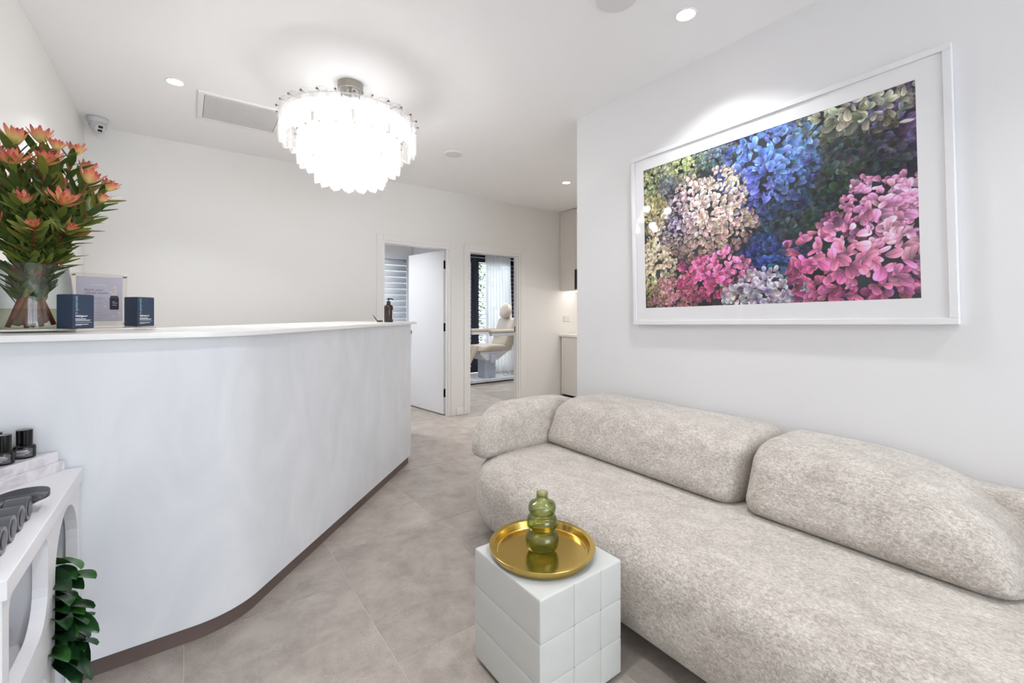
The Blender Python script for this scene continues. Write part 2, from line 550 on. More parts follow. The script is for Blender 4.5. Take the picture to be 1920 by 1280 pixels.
def text_obj(body, size, name, m, parent, M, bold=0.0, align='LEFT'):
    cu = bpy.data.curves.new('t', 'FONT'); cu.body = body; cu.size = size; cu.align_x = align
    cu.offset = bold; cu.resolution_u = 3
    ob = bpy.data.objects.new('t', cu); COL.objects.link(ob)
    dg = bpy.context.evaluated_depsgraph_get()
    me = bpy.data.meshes.new_from_object(ob.evaluated_get(dg))
    bpy.data.objects.remove(ob); bpy.data.curves.remove(cu)
    me.materials.clear(); me.materials.append(MT[m])
    return inst(name, me, parent, M)

def rr(x0, x1, y0, y1, radii, inset=0.0, n=8):
    """rounded rectangle, counter-clockwise from (x0,y0); radii: corners x0y0, x1y0, x1y1, x0y1"""
    x0 += inset; x1 -= inset; y0 += inset; y1 -= inset
    if x1 - x0 < 0.02: c = (x0 + x1) / 2; x0, x1 = c - 0.01, c + 0.01
    if y1 - y0 < 0.02: c = (y0 + y1) / 2; y0, y1 = c - 0.01, c + 0.01
    lx, ly = (x1 - x0) * 0.96, (y1 - y0) * 0.96
    out = []
    for (cx, cy, sx, sy, a0), r in zip(((x0, y0, 1, 1, PI), (x1, y0, -1, 1, 1.5 * PI), (x1, y1, -1, -1, 0), (x0, y1, 1, -1, PI / 2)), radii):
        if isinstance(r, tuple): ra, rb = r
        else: ra = rb = min(r, lx / 1.92, ly / 1.92)
        ra = max(0.004, min(ra - inset * 0.6, lx)); rb = max(0.004, min(rb - inset * 0.6, ly))
        for i in range(n + 1):
            a = a0 + PI / 2 * i / n
            out.append((cx + sx * ra + ra * math.cos(a), cy + sy * rb + rb * math.sin(a)))
    return out

def fl(x, y, z=0.0):
    """photo pixel (1920 x 1280) on the horizontal plane z -> world"""
    d = 826 * (H - z) / (y - 587)
    l = (x - 960) / 826 * d
    return Vector((d * math.sin(YAW) + l * math.cos(YAW), d * math.cos(YAW) - l * math.sin(YAW), z))

def on_y(x, y, Y):
    rx = math.sin(YAW) + (x - 960) / 826 * math.cos(YAW)
    ry = math.cos(YAW) - (x - 960) / 826 * math.sin(YAW)
    t = Y / ry
    return Vector((rx * t, Y, H - (y - 587) / 826 * t))

def basis(pos, d, up=(0, 0, 1), s=(1, 1, 1)):
    y = Vector(d).normalized()
    x = y.cross(Vector(up))
    if x.length < 1e-4: x = y.cross(Vector((1, 0, 0)))
    x.normalize(); z = x.cross(y)
    M = Matrix(((x.x * s[0], y.x * s[1], z.x * s[2], pos[0]), (x.y * s[0], y.y * s[1], z.y * s[2], pos[1]), (x.z * s[0], y.z * s[1], z.z * s[2], pos[2]), (0, 0, 0, 1)))
    return M

# ------------------------------------------------------------------ the shell
XL, XR, YB, CZ = -0.63, 2.374, 4.71, 2.70
YF = -4.2                     # the shopfront behind the camera
floor = struct('floor', MB().box(-0.75, 6.45, YF, 8.2, -0.12, -0.0012), 'grout')
# tiles 0.61 x 1.22, laid in a half bond
TW, TL = 0.61, 1.22
tcache = {}
def tile_mesh(wx, wy):
    k = (round(wx, 3), round(wy, 3))
    if k not in tcache:
        g = 0.0010; b = 0.0004
        r = lambda i: [(g + i, g + i), (wx - g - i, g + i), (wx - g - i, wy - g - i), (g + i, wy - g - i)]
        mb = MB().rings([[(x, y, -0.008) for x, y in r(0)], [(x, y, -0.0004) for x, y in r(0)], [(x, y, 0) for x, y in r(b)]], cap0=False)
        tcache[k] = mb.mesh('tile', 'tile')
    return tcache[k]
def lay(x0, x1, y0, y1):
    i0 = math.floor((x0 - 0.605) / TW); i1 = math.ceil((x1 - 0.605) / TW)
    for i in range(i0, i1):
        ax, bx = max(x0, 0.605 + i * TW), min(x1, 0.605 + (i + 1) * TW)
        if bx - ax < 0.02: continue
        ph = 2.08 if i % 2 else 2.72
        j0 = math.floor((y0 - ph) / TL); j1 = math.ceil((y1 - ph) / TL)
        for j in range(j0, j1):
            ay, by = max(y0, ph + j * TL), min(y1, ph + (j + 1) * TL)
            if by - ay < 0.02: continue
            inst('tile', tile_mesh(bx - ax, by - ay), floor, Matrix.Translation((ax, ay, 0)))
lay(XL, XR, YF + 0.1, 2.38)
lay(XL, 4.95, 2.38, YB)
lay(1.73, 2.57, YB, 4.83); lay(2.823, 3.63, YB, 4.83)
lay(0.6, 2.66, 4.83, 6.0); lay(2.78, 6.3, 4.83, 7.75)

struct('ceiling', MB().box(-0.75, 6.45, YF, 8.0, CZ, CZ + 0.12), 'ceiling')
struct('wall_left', MB().box(XL - 0.12, XL, YF, YB + 0.12, 0, CZ), 'paint_warm')
struct('wall_right', MB().box(XR, XR + 0.14, YF, 2.379, 0, CZ), 'paint')
struct('wall_side', MB().box(XR + 0.14, 5.07, 2.259, 2.379, 0, CZ), 'paint_warm')
# back wall with two door openings
D1 = (1.73, 2.57, 2.036); D2 = (2.823, 3.63, 2.03)
struct('wall_back', MB().box(XL, D1[0], YB, YB + 0.12, 0, CZ).box(D1[0], D1[1], YB, YB + 0.12, D1[2], CZ)
       .box(D1[1], D2[0], YB, YB + 0.12, 0, CZ).box(D2[0], D2[1], YB, YB + 0.12, D2[2], CZ).box(D2[1], 5.07, YB, YB + 0.12, 0, CZ), 'paint_warm')
struct('wall_kitchen', MB().box(4.95, 5.07, 2.379, YB, 0, CZ), 'paint_warm')
# rooms behind
struct('wall_partition', MB().box(2.66, 2.78, 4.83, 8.0, 0, CZ), 'paint')
struct('wall_room_left', MB().box(0.48, 0.6, 4.83, 6.12, 0, CZ), 'paint')
struct('wall_room_right', MB().box(6.3, 6.42, 4.83, 8.0, 0, CZ), 'paint')
struct('wall_room_front', MB().box(5.07, 6.3, 4.71, 4.83, 0, CZ), 'paint')
# far wall of the small room: low window band; far wall of the treatment room: french doors
struct('wall_far_small', MB().box(0.6, 0.96, 6.0, 6.12, 0, CZ).box(2.62, 2.66, 6.0, 6.12, 0, CZ).box(0.96, 2.62, 6.0, 6.12, 2.07, CZ).box(0.96, 2.62, 6.0, 6.12, 0, 0.44), 'paint')
struct('wall_far', MB().box(2.78, 3.9, 7.75, 7.87, 0, CZ).box(5.95, 6.3, 7.75, 7.87, 0, CZ).box(3.9, 5.95, 7.75, 7.87, 2.45, CZ), 'paint')
# shopfront at the street side behind the camera: sill, head and posts around open glazing
struct('wall_front', MB().box(XL, XR, YF, YF + 0.1, 2.55, CZ).box(XL, XR, YF, YF + 0.1, 0, 0.08)
       .box(XL, XL + 0.06, YF, YF + 0.1, 0.08, 2.55).box(XR - 0.06, XR, YF, YF + 0.1, 0.08, 2.55).box(0.84, 0.9, YF, YF + 0.1, 0.08, 2.55), 'navy')

# baseboards and door trims
struct('baseboard_back', MB().box(XL, D1[0] - 0.07, YB - 0.014, YB, 0, 0.085).box(D1[1] + 0.075, D2[0] - 0.075, YB - 0.014, YB, 0, 0.085).box(D2[1] + 0.075, 4.35, YB - 0.014, YB, 0, 0.085), 'trim', bevel=0.004)
struct('baseboard_left', MB().box(XL, XL + 0.014, 2.5, YB - 0.014, 0, 0.085), 'trim', bevel=0.004)
def architrave(n, d):
    a, b, h = d
    t = 0.07
    struct('trim_%d' % n, MB().box(a - t, a, YB - 0.012, YB, 0, h + t).box(b, b + t, YB - 0.012, YB, 0, h + t).box(a, b, YB - 0.012, YB, h, h + t), 'paint_warm', bevel=0.003)
    struct('trim_%d' % (n + 2), MB().box(a, a + 0.022, YB, YB + 0.12, 0, h - 0.022).box(b - 0.022, b, YB, YB + 0.12, 0, h - 0.022).box(a, b, YB, YB + 0.12, h - 0.022, h)
           .box(a + 0.022, a + 0.034, YB + 0.03, YB + 0.07, 0, h - 0.022).box(b - 0.034, b - 0.022, YB + 0.03, YB + 0.07, 0, h - 0.022), 'trim')
architrave(1, D1); architrave(2, D2)

# ------------------------------------------------------------------ doors
# door standing open into the small room, hinged on the right jamb
ang = math.atan2(0.107, 0.824)
d1 = tag(bpy.data.objects.new('door_1', None), kind='structure')
COL.objects.link(d1); d1.location = (2.553, 4.80, 0); d1.rotation_euler = (0, 0, ang)
leaf = MB().box(-0.04, 0.0, 0.0, 0.80, 0.012, 2.01).build('door_leaf', 'door', d1, bevel=0.003)
for z in (0.22, 1.02, 1.78):
    h = MB().tube([(0.004, -0.010, z), (0.004, -0.010, z + 0.1)], 0.008, 10).box(-0.036, -0.002, -0.004, 0.0, z, z + 0.1).box(-0.004, 0.012, -0.006, -0.003, z, z + 0.1)
    h.build('hinge', 'black', d1)
kn = MB().tube([(-0.04, 0.745, 0.99), (-0.075, 0.745, 0.99)], 0.009, 12).sphere((-0.09, 0.745, 0.99), 0.024, 14, 10).tube([(-0.04, 0.745, 0.99), (-0.046, 0.745, 0.99)], 0.027, 18)
kn.build('door_knob', 'chrome', d1, smooth=True)
# keeper on the right jamb of the treatment room doorway
struct('trim_5', MB().box(D2[1] - 0.026, D2[1] - 0.021, YB + 0.075, YB + 0.1, 0.98, 1.06), 'black')

# ------------------------------------------------------------------ small room: white louvred shutter
sh = tag(bpy.data.objects.new('window_1', None), kind='structure'); COL.objects.link(sh); sh.location = (0.96, 6.0, 0.44)
MB().box(0, 1.66, 0.0, 0.05, 0, 0.06).box(0, 1.66, 0.0, 0.05, 1.57, 1.63).box(0, 0.06, 0, 0.05, 0.06, 1.57).box(1.6, 1.66, 0, 0.05, 0.06, 1.57).box(0.80, 0.86, 0, 0.05, 0.06, 1.57).build('shutter_frame', 'louvre', sh)
lm = {}
def louvre(width, depth=0.085):
    k = round(width, 3)
    if k not in lm:
        mb = MB().rings([[(x, 0.5 * depth * math.cos(a), 0.006 * math.sin(a)) for a in [2 * PI * i / 10 for i in range(10)]] for x in (0, width)])
        lm[k] = mb.mesh('louvre', 'louvre', True)
    return lm[k]
for x in (0.06, 0.86):
    for i in range(18):
        inst('louvre', louvre(0.74), sh, Matrix.Translation((x, 0.025, 0.10 + i * 0.084)) @ Matrix.Rotation(math.radians(80), 4, 'X'))

# ------------------------------------------------------------------ treatment room: navy french doors with louvres
fd = tag(bpy.data.objects.new('window_2', None), kind='structure'); COL.objects.link(fd); fd.location = (3.9, 7.75, 0)
def stile(x0, x1, z0, z1, nm='stile'):
    MB().box(x0, x1, 0.01, 0.07, z0, z1).build(nm, 'navy', fd, bevel=0.003)
MB().box(0, 0.05, 0, 0.1, 0, 2.45).box(2.0, 2.05, 0, 0.1, 0, 2.45).box(0.05, 2.0, 0, 0.1, 2.4, 2.45).build('window_frame', 'navy', fd)
for a, b in ((0.05, 0.895), (0.905, 1.99)):
    for q in ((a, a + 0.09), (b - (0.09 if a < 0.5 else 0.17), b)): stile(q[0], q[1], 0.02, 2.39)
    for q in ((0.02, 0.12), (2.3, 2.39)): stile(a + 0.09, b - 0.09, q[0], q[1], 'rail')
    MB().box(a + 0.09, b - 0.09, 0.085, 0.09, 0.12, 2.3).build('pane', 'pane', fd)
    for i in range(25):
        inst('louvre', louvre(b - a - 0.18), fd, Matrix.Translation((a + 0.09, 0.038, 0.165 + i * 0.088)) @ Matrix.Rotation(math.radians(24), 4, 'X'))
# curtain rail and sheer
tag(MB().tube([(4.62, 7.62, 2.48), (6.1, 7.62, 2.48)], 0.012, 10).box(4.7, 4.73, 7.62, 7.75, 2.47, 2.49).box(6.0, 6.03, 7.62, 7.75, 2.47, 2.49).build('curtain_rail', 'steel', loc=(5.3, 7.62, 2.48), w=True),
    'slim metal curtain rail above the french doors', 'rail')
cv, cf = [], []
nx, nz = 90, 14
for k in range(nz + 1):
    f = k / nz
    for i in range(nx + 1):
        t = i / nx
        x = 4.95 + (5.60 - 4.95) * t + 0.10 * f ** 1.5 * (t - 0.2)
        y = 7.60 + (0.028 + 0.012 * f) * math.sin(t * 58 + 0.6 * math.sin(7 * t)) - 0.05 * f * f
        cv.append((x, y, 2.47 - 2.44 * f))
for k in range(nz):
    for i in range(nx):
        a = k * (nx + 1) + i
        cf.append((a, a + 1, a + nx + 2, a + nx + 1))
tag(MB().add(cv, cf).build('sheer_curtain', 'sheer', smooth=True, loc=(5.3, 7.6, 0.03), w=True), 'white sheer curtain hanging in folds beside the french doors', 'curtain')
# white window-head strip above the frame
struct('trim_6', MB().box(3.9, 5.95, 7.735, 7.75, 2.45, 2.5), 'trim')
# garden outside: shrubs that show between the louvres
lq = MB().add([(0, 0, 0), (0.03, 0.045, 0.01), (0, 0.1, 0), (-0.03, 0.045, 0.01)], [(0, 1, 2, 3)])
lqm = lq.mesh('leaf', 'garden')
def shrub(cx, cy, hgt, rad, label):
    r = random.Random(int(cx * 100))
    o = thing('garden_shrub', label, 'shrub', (cx, cy, 0), 0, None)
    MB().tube([(0, 0, -0.1), (0.03, 0, hgt * 0.5), (0, 0.03, hgt * 0.85)], [0.04, 0.03, 0.012]).build('stem', 'bark', o)
    mb = MB()
    for i in range(1500):
        a, b = r.uniform(0, 2 * PI), r.uniform(0.08, 1)
        rr_ = rad * (0.35 + 0.65 * math.sin(PI * min(1, b * 0.95))) * r.uniform(0.6, 1)
        p = Vector((rr_ * math.cos(a), rr_ * math.sin(a), b * hgt))
        d = Vector((math.cos(a), math.sin(a), r.uniform(-0.3, 0.9)))
        M = basis(p, d, (r.uniform(-1, 1), r.uniform(-1, 1), 1), (1.3, 1.3, 1))
        mb.add([M @ Vector(q) for q in lq.v], [(0, 1, 2, 3)])
    tag(mb.build('foliage', 'garden', o), kind='stuff')
shrub(5.05, 9.2, 2.3, 0.55, 'bushy green shrub outside the french doors, seen between the louvres')
shrub(6.3, 9.6, 2.5, 0.6, 'tall green shrub outside at the far edge of the french doors')
struct('ground', MB().box(-1, 9, 8.2, 14, -0.3, -0.1), mat('garden_ground', (150, 150, 140), 0.9, var=0.1, scale=3))

# ------------------------------------------------------------------ reception counter
th = math.atan2(3.46 - 2.324, 1.496 - 0.403)         # direction of the diagonal front
def front_line(off):
    """plan line of the front face, moved outwards (towards the room) by off"""
    A = Vector((XL + 0.005, 2.06)); 
    d2 = Vector((math.cos(th), math.sin(th)))
    n2 = Vector((d2.y, -d2.x))
    P = Vector((0.403, 2.324)) + n2 * off
    y1 = 2.06 - off
    # corner of the two lines
    t = (y1 - P.y) / d2.y
    C = P + d2 * t
    R = max(0.02, 0.30 + off)
    tl = R * math.tan(th / 2)
    c0 = Vector((C.x - tl, y1)); cen = c0 + Vector((0, R))
    pts = [Vector((A.x, y1))]
    for i in range(25):
        a = -PI / 2 + th * i / 24
        pts.append(cen + R * Vector((math.cos(a), math.sin(a))))
    end = Vector((1.496, 3.46)) + n2 * off
    pts.append(end)
    return pts, d2, n2
def counter_poly(off, depth, ext):
    f, d2, n2 = front_line(off)
    b, _, _ = front_line(off - depth)
    f = f[:-1] + [f[-1] + d2 * ext]
    b = b[:-1] + [b[-1] + d2 * ext]
    return [tuple(p) for p in f] + [tuple(p) for p in reversed(b)]
rc = thing('reception_counter', 'curved white plaster reception counter with slim stone top and bronze kickboard', 'counter', (0.4, 2.6, 0))
MB().prism(counter_poly(0.0, 0.22, -0.02), 0, 0.062).build('kickboard', 'kick', rc, w=True, auto=False)
def smooth_side(ob, ang=0.5):
    for p in ob.data.polygons: p.use_smooth = True
    m = ob.modifiers.new('bevel', 'BEVEL'); m.width = 0.002; m.segments = 1; m.limit_method = 'ANGLE'; m.angle_limit = ang
    ob.modifiers.new('wn', 'WEIGHTED_NORMAL')
b = MB().prism(counter_poly(0.016, 0.26, 0.0), 0.062, 1.149).build('front_panel', 'plaster', rc, w=True); smooth_side(b)
b = MB().prism(counter_poly(0.05, 0.66, 0.045), 1.149, 1.171).build('counter_top', 'stone', rc, w=True); smooth_side(b)
CT = 1.171

# ------------------------------------------------------------------ kitchenette in the corner
ob_ = thing('overhead_cabinet', 'tall cream overhead kitchen cabinet running up to the ceiling', 'cabinet', (4.65, 3.6, 1.558))
MB().box(4.37, 4.94, 2.40, 4.705, 1.558, 2.695).build('body', 'kitchen', ob_, w=True)
MB().box(4.35, 4.37, 4.405, 4.705, 1.56, 2.695).build('filler_panel', 'kitchen', ob_, w=True, bevel=0.002)
for a, b in ((3.86, 4.40), (3.31, 3.855), (2.76, 3.305)):
    MB().box(4.35, 4.37, a, b, 1.855, 2.69).build('cabinet_door', 'kitchen', ob_, w=True, bevel=0.002)
for a, b in ((3.31, 3.855), (2.76, 3.305)):
    MB().box(4.35, 4.37, a, b, 1.56, 1.85).build('cabinet_door', 'kitchen', ob_, w=True, bevel=0.002)
mw = thing('built_in_microwave', 'black glass front appliance set into the overhead kitchen cabinet', 'appliance', (4.34, 4.13, 1.565))
MB().box(4.335, 4.35, 3.87, 4.395, 1.575, 1.845).build('front_glass', 'blackgloss', mw, w=True, bevel=0.002)
MB().box(4.318, 4.335, 3.90, 3.925, 1.60, 1.82).build('handle', 'chrome', mw, w=True, bevel=0.002)
kc = thing('kitchen_base_cabinet', 'cream base cabinet of the kitchenette below the benchtop', 'cabinet', (4.65, 3.6, 0))
MB().box(4.40, 4.94, 2.40, 4.69, 0, 0.08).build('kick', 'dark_plinth', kc, w=True)
MB().box(4.37, 4.94, 2.40, 4.695, 0.08, 0.905).build('body', 'kitchen', kc, w=True)
for i in range(4):
    MB().box(4.35, 4.37, 2.40 + i * 0.57, 2.965 + i * 0.57, 0.085, 0.9).build('cabinet_door', 'kitchen', kc, w=True, bevel=0.002)
tag(MB().box(4.335, 4.94, 2.40, 4.705, 0.905, 0.938).build('benchtop', 'stone', loc=(4.65, 3.6, 0.905), w=True, bevel=0.003), 'pale stone benchtop of the kitchenette in the corner', 'benchtop')
tag(MB().box(4.52, 4.545, 2.5, 4.68, 1.546, 1.558).build('led_strip', 'led', loc=(4.53, 3.6, 1.546), w=True), 'glowing light strip under the overhead kitchen cabinet', 'light strip')
po = thing('power_outlet', 'cream double power outlet on the kitchenette splashback', 'outlet', (4.478, 4.71, 1.16))
MB().box(-0.062, 0.062, -0.009, 0, -0.038, 0.038).build('plate', 'kitchen', po, bevel=0.003)
for x in (-0.03, 0.03):
    MB().box(x - 0.008, x + 0.008, -0.013, -0.009, 0.012, 0.03).build('switch', 'trim', po)
    s = MB()
    for q in (-0.008, 0.008): s.box(x + q - 0.0015, x + q + 0.0015, -0.0095, -0.0088, -0.012, -0.002)
    s.build('socket_slots', 'dark_ink', po)

# ------------------------------------------------------------------ ceiling fittings
def disk_light(name, loc, watts, col, r=0.045, spread=math.radians(112)):
    l = bpy.data.lights.new(name, 'AREA'); l.shape = 'DISK'; l.size = 2 * r; l.energy = watts; l.color = col; l.spread = spread
    return l
def downlight(x, y, label, watts=None, z=CZ):
    o = thing('downlight', label, 'downlight', (x, y, z), 0, 'recessed downlights in the ceiling')
    n = 28
    MB().rings([[(r * math.cos(2 * PI * j / n), r * math.sin(2 * PI * j / n), zz) for j in range(n)] for r, zz in ((0.05, 0.0), (0.05, -0.005), (0.046, -0.006), (0.041, -0.003), (0.041, 0.0))], cap0=False, cap1=False).build('trim_ring', 'trim', o, smooth=True)
    MB().lathe([(0.041, -0.0015), (0.041, -0.0025)], n).build('lamp_face', 'lampface', o)
    l = disk_light('lamp', None, watts or DOWN_W, (0.97, 0.985, 1.0))
    lo = bpy.data.objects.new('lamp', l); COL.objects.link(lo); lo.parent = o; lo.location = (0, 0, -0.012)
    return o
downlight(1.965, 1.224, 'round white downlight lit in the ceiling above the framed flower print')
downlight(-0.054, 3.498, 'round white downlight lit in the ceiling beside the air vent', 6.5)
downlight(3.419, 3.593, 'round white downlight lit in the ceiling near the kitchenette', 6.5)
for x, y, lb in ((1.95, -0.6, 'round white downlight lit in the ceiling over the sofa end by the shopfront'), (0.3, 0.9, 'round white downlight lit in the ceiling in front of the display console'),
                 (0.3, -1.0, 'round white downlight lit in the ceiling inside the shopfront'), (3.42, 2.75, 'round white downlight lit in the ceiling over the kitchenette benchtop')):
    downlight(x, y, lb)
downlight(1.6, 5.4, 'round white downlight lit in the ceiling of the small room', 11.0)
downlight(4.0, 5.6, 'round white downlight lit in the treatment room ceiling by the doorway', 8.0)
downlight(5.0, 6.4, 'round white downlight lit in the treatment room ceiling over the chair', 8.0)
# ceiling speakers (flat discs)
def disc(x, y, r, label):
    o = thing('ceiling_speaker', label, 'speaker', (x, y, CZ))
    MB().lathe([(r, 0), (r, -0.004), (r * 0.93, -0.009)], 36).build('rim', 'trim', o, smooth=False)
    MB().lathe([(r * 0.9, -0.009), (r * 0.9, -0.0105)], 36).build('grille', 'vent', o)
disc(1.97, 3.56, 0.085, 'flat round white ceiling disc between the chandelier and the kitchenette')
disc(1.60, 1.35, 0.10, 'flat round white ceiling disc beside the downlight above the seating')
# air vent
av = thing('air_vent', 'long rectangular white air vent with fine grille in the ceiling', 'vent', (0.33, 3.77, CZ))
x0, x1, y0, y1 = 0.065, 0.595, 3.53, 4.03
fr = MB()
for a, b, c, d in ((x0, x1, y0, y0 + 0.03), (x0, x1, y1 - 0.03, y1), (x0, x0 + 0.035, y0 + 0.03, y1 - 0.03), (x1 - 0.035, x1, y0 + 0.03, y1 - 0.03)):
    fr.box(a, b, c, d, CZ - 0.012, CZ)
fr.build('vent_frame', 'trim', av, w=True, bevel=0.003)
MB().box(x0 + 0.035, x1 - 0.035, y0 + 0.03, y1 - 0.03, CZ - 0.002, CZ - 0.0005).build('backing', 'ventdark', av, w=True)
gr = MB()
for i in range(58):
    x = x0 + 0.039 + i * 0.0078
    gr.box(x, x + 0.0064, y0 + 0.03, y1 - 0.03, CZ - 0.009, CZ - 0.004)
for i in range(8):
    y = y0 + 0.06 + i * 0.055
    gr.box(x0 + 0.035, x1 - 0.035, y, y + 0.002, CZ - 0.0095, CZ - 0.009)
tag(gr.build('grille', 'vent', av, w=True), kind='stuff')
# security camera
sc_ = thing('security_camera', 'grey white turret security camera on the ceiling in the corner', 'camera', (-0.53, 4.50, CZ))
MB().lathe([(0.062, 0), (0.064, -0.012), (0.058, -0.035), (0.050, -0.045)], 28).build('mount', 'camplastic', sc_, smooth=True)
MB().lathe([(0.050, -0.045), (0.053, -0.05), (0.052, -0.06), (0.049, -0.062)], 28, cap0=False, cap1=False).build('collar', 'camplastic', sc_, smooth=True)
aim = Vector((0.5, -1.0, -0.55)).normalized()
ball = MB().sphere((0, 0, -0.066), 0.047, 24, 16).build('ball', 'camplastic', sc_, smooth=True)
Mf = basis(Vector((0, 0, -0.066)) + aim * 0.040, aim)
fp = MB().rings([[(r * math.cos(2 * PI * j / 24), y, r * math.sin(2 * PI * j / 24)) for j in range(24)] for r, y in ((0.034, 0), (0.034, 0.006), (0.031, 0.008))]).xf(Mf)
fp.build('face_plate', 'camplastic', sc_)
for zz in (0.013, -0.014):
    MB().box(-0.013, 0.013, 0.008, 0.0095, zz - 0.008, zz + 0.008).xf(Mf).build('lens', 'lens', sc_)
    MB().box(-0.014, 0.006, 0.008, 0.009, zz - 0.013, zz - 0.010).xf(Mf).build('sensor_strip', 'ventdark', sc_)

# ------------------------------------------------------------------ chandelier
ch = thing('chandelier', 'tiered round chandelier of frosted textured glass strips glowing below the ceiling', 'chandelier', (0.845, 2.87, CZ))
MB().lathe([(0.078, 0), (0.078, -0.045), (0.074, -0.048)], 36).build('canopy', 'steel', ch, auto=False)
for a in (-0.6, 2.54):
    x, y = 0.055 * math.cos(a), 0.055 * math.sin(a)
    MB().tube([(x, y, -0.045), (x, y, -0.40)], 0.0045, 8).build('rod', 'steel', ch, smooth=True)
def ringm(r, z):
    n = 48
    MB().tube([(r * math.cos(2 * PI * j / n), r * math.sin(2 * PI * j / n), z) for j in range(n + 1)], 0.0028, 6).build('ring', 'trim', ch, smooth=True)
def panel(width, length, r):
    """curved glass strip, rounded lower end, hung from its top; local x across, y outwards"""
    nw, nh, t = 8, 14, 0.007
    front, back = [], []
    for k in range(nh + 1):
        f = k / nh
        z = 0.02 - length * f
        rem = length * (1 - f)
        hw = width / 2
        if rem < hw:
            hw = math.sqrt(max(0.0, hw * hw - (hw - rem) ** 2)) + 0.001
        if f < 0.08: hw *= 0.93
        for i in range(nw + 1):
            u = -1 + 2 * i / nw
            x = hw * u
            y = -0.35 * width * (x / (width / 2)) ** 2 + 0.0015 * math.sin(23 * x * 10 + k * 1.7)
            front.append((x, y, z)); back.append((x, y - t, z))
    n = len(front); q = []
    for k in range(nh):
        for i in range(nw):
            a = k * (nw + 1) + i
            q.append((a, a + nw + 1, a + nw + 2, a + 1)); q.append((n + a, n + a + 1, n + a + nw + 2, n + a + nw + 1))
    bd = [i for i in range(nw + 1)] + [k * (nw + 1) + nw for k in range(1, nh + 1)] + [nh * (nw + 1) + i for i in range(nw - 1, -1, -1)] + [k * (nw + 1) for k in range(nh - 1, 0, -1)]
    for i in range(len(bd)):
        a, b = bd[i], bd[(i + 1) % len(bd)]
        q.append((a, b, n + b, n + a))
    return MB().add(front + back, q).mesh('glass_strip', 'chandglass', True)
pinm = MB().tube([(0, -0.02, 0), (0, 0.008, 0)], 0.0022, 8).rings([[(r * math.cos(2 * PI * j / 10), y, r * math.sin(2 * PI * j / 10)) for j in range(10)] for r, y in ((0.006, 0.004), (0.007, 0.008), (0.005, 0.012))]).mesh('pin', 'chrome', True)
for r, z, n, wd, ln, ph in ((0.412, -0.24, 27, 0.088, 0.205, 0.05), (0.31, -0.37, 20, 0.088, 0.20, 0.1), (0.215, -0.465, 14, 0.088, 0.20, 0.0)):
    pm = panel(wd, ln, r)
    ringm(r - 0.026, z)
    for a in (0.4, 0.4 + PI / 2, 0.4 + PI, 0.4 + 1.5 * PI):
        MB().tube([(0.02 * math.cos(a), 0.02 * math.sin(a), z), ((r - 0.012) * math.cos(a), (r - 0.012) * math.sin(a), z)], 0.003, 6).build('spoke', 'steel', ch)
    for k in range(n):
        a = ph + 2 * PI * k / n
        M = Matrix.Translation((r * math.cos(a), r * math.sin(a), z)) @ Matrix.Rotation(a - PI / 2, 4, 'Z')
        p = inst('glass_strip', pm, ch, M)
        inst('pin', pinm, p, Matrix.Translation((0, 0, 0)))
MB().tube([(0, 0, -0.046), (0, 0, -0.50)], 0.008, 10).build('stem', 'steel', ch, smooth=True)
MB().lathe([(0.375, -0.262), (0.375, -0.256)], 48).build('added_diffuser', 'frosted', ch)  # unseen disc, added to soften the bulbs' light on the ceiling
for r, z, n in ((0.25, -0.36, 6), (0.13, -0.50, 4)):
    for k in range(n):
        a = 0.3 + 2 * PI * k / n
        x, y = r * math.cos(a), r * math.sin(a)
        MB().tube([(x, y, z + 0.09), (x, y, z + 0.03)], 0.012, 10).build('lamp_holder', 'steel', ch)
        MB().sphere((x, y, z), 0.022, 14, 10, (1, 1, 1.4)).build('bulb', 'bulb', ch, smooth=True)
        l = bpy.data.lights.new('bulb_light', 'POINT'); l.energy = CHAND_W; l.color = (0.985, 0.985, 0.99); l.shadow_soft_size = 0.035
        lo = bpy.data.objects.new('bulb_light', l); COL.objects.link(lo); lo.parent = ch; lo.location = (x, y, z - 0.07)

# ------------------------------------------------------------------ sofa
so = thing('sofa', 'long rounded sofa in crushed greige chenille against the white wall', 'sofa', (1.8, 0.9, 0))
SX0, SX1, SY0, SY1 = 1.27, 2.345, -1.3, 2.335
def scaled(x0, x1, y0, y1, radii, n):
    base = rr(x0, x1, y0, y1, radii, 0, n); cx, cy, hx, hy = (x0 + x1) / 2, (y0 + y1) / 2, (x1 - x0) / 2, (y1 - y0) / 2
    return lambda i: [(cx + (a - cx) * (hx - i) / hx, cy + (b - cy) * max(0.02, hy - i) / hy) for a, b in base]
def loft(mb, outl, levels, place):
    """outl(inset) -> closed list of (a,b); levels: (t, inset); place(a,b,t) -> xyz"""
    mb.rings([[place(a, b, t) for a, b in outl(i)] for t, i in levels])
    return mb
def seat_out(i): return rr(SX0, SX1, SY0, SY1, (0.35, 0.15, 0.25, 0.42), i, 12)
lv = [(0.055, 0.30), (0.055, 0.13)]
for k in range(1, 7):
    a = PI / 2 * k / 6
    lv.append((0.055 + 0.11 * (1 - math.cos(a)), 0.13 * (1 - math.sin(a))))
lv.append((0.24, -0.004)); lv.append((0.29, 0.0))
for k in range(1, 8):
    a = PI / 2 * k / 7
    lv.append((0.29 + 0.125 * math.sin(a), 0.15 * (1 - math.cos(a))))
lv += [(0.420, 0.24), (0.424, 0.36), (0.424, 0.48)]
loft(MB(), seat_out, lv, lambda a, b, t: (a, b, t)).build('seat', 'chenille', so, smooth=True, w=True)
def plinth_out(i): return rr(SX0 + 0.2, SX1 - 0.08, SY0 + 0.2, SY1 - 0.2, (0.2, 0.1, 0.1, 0.25), i, 8)
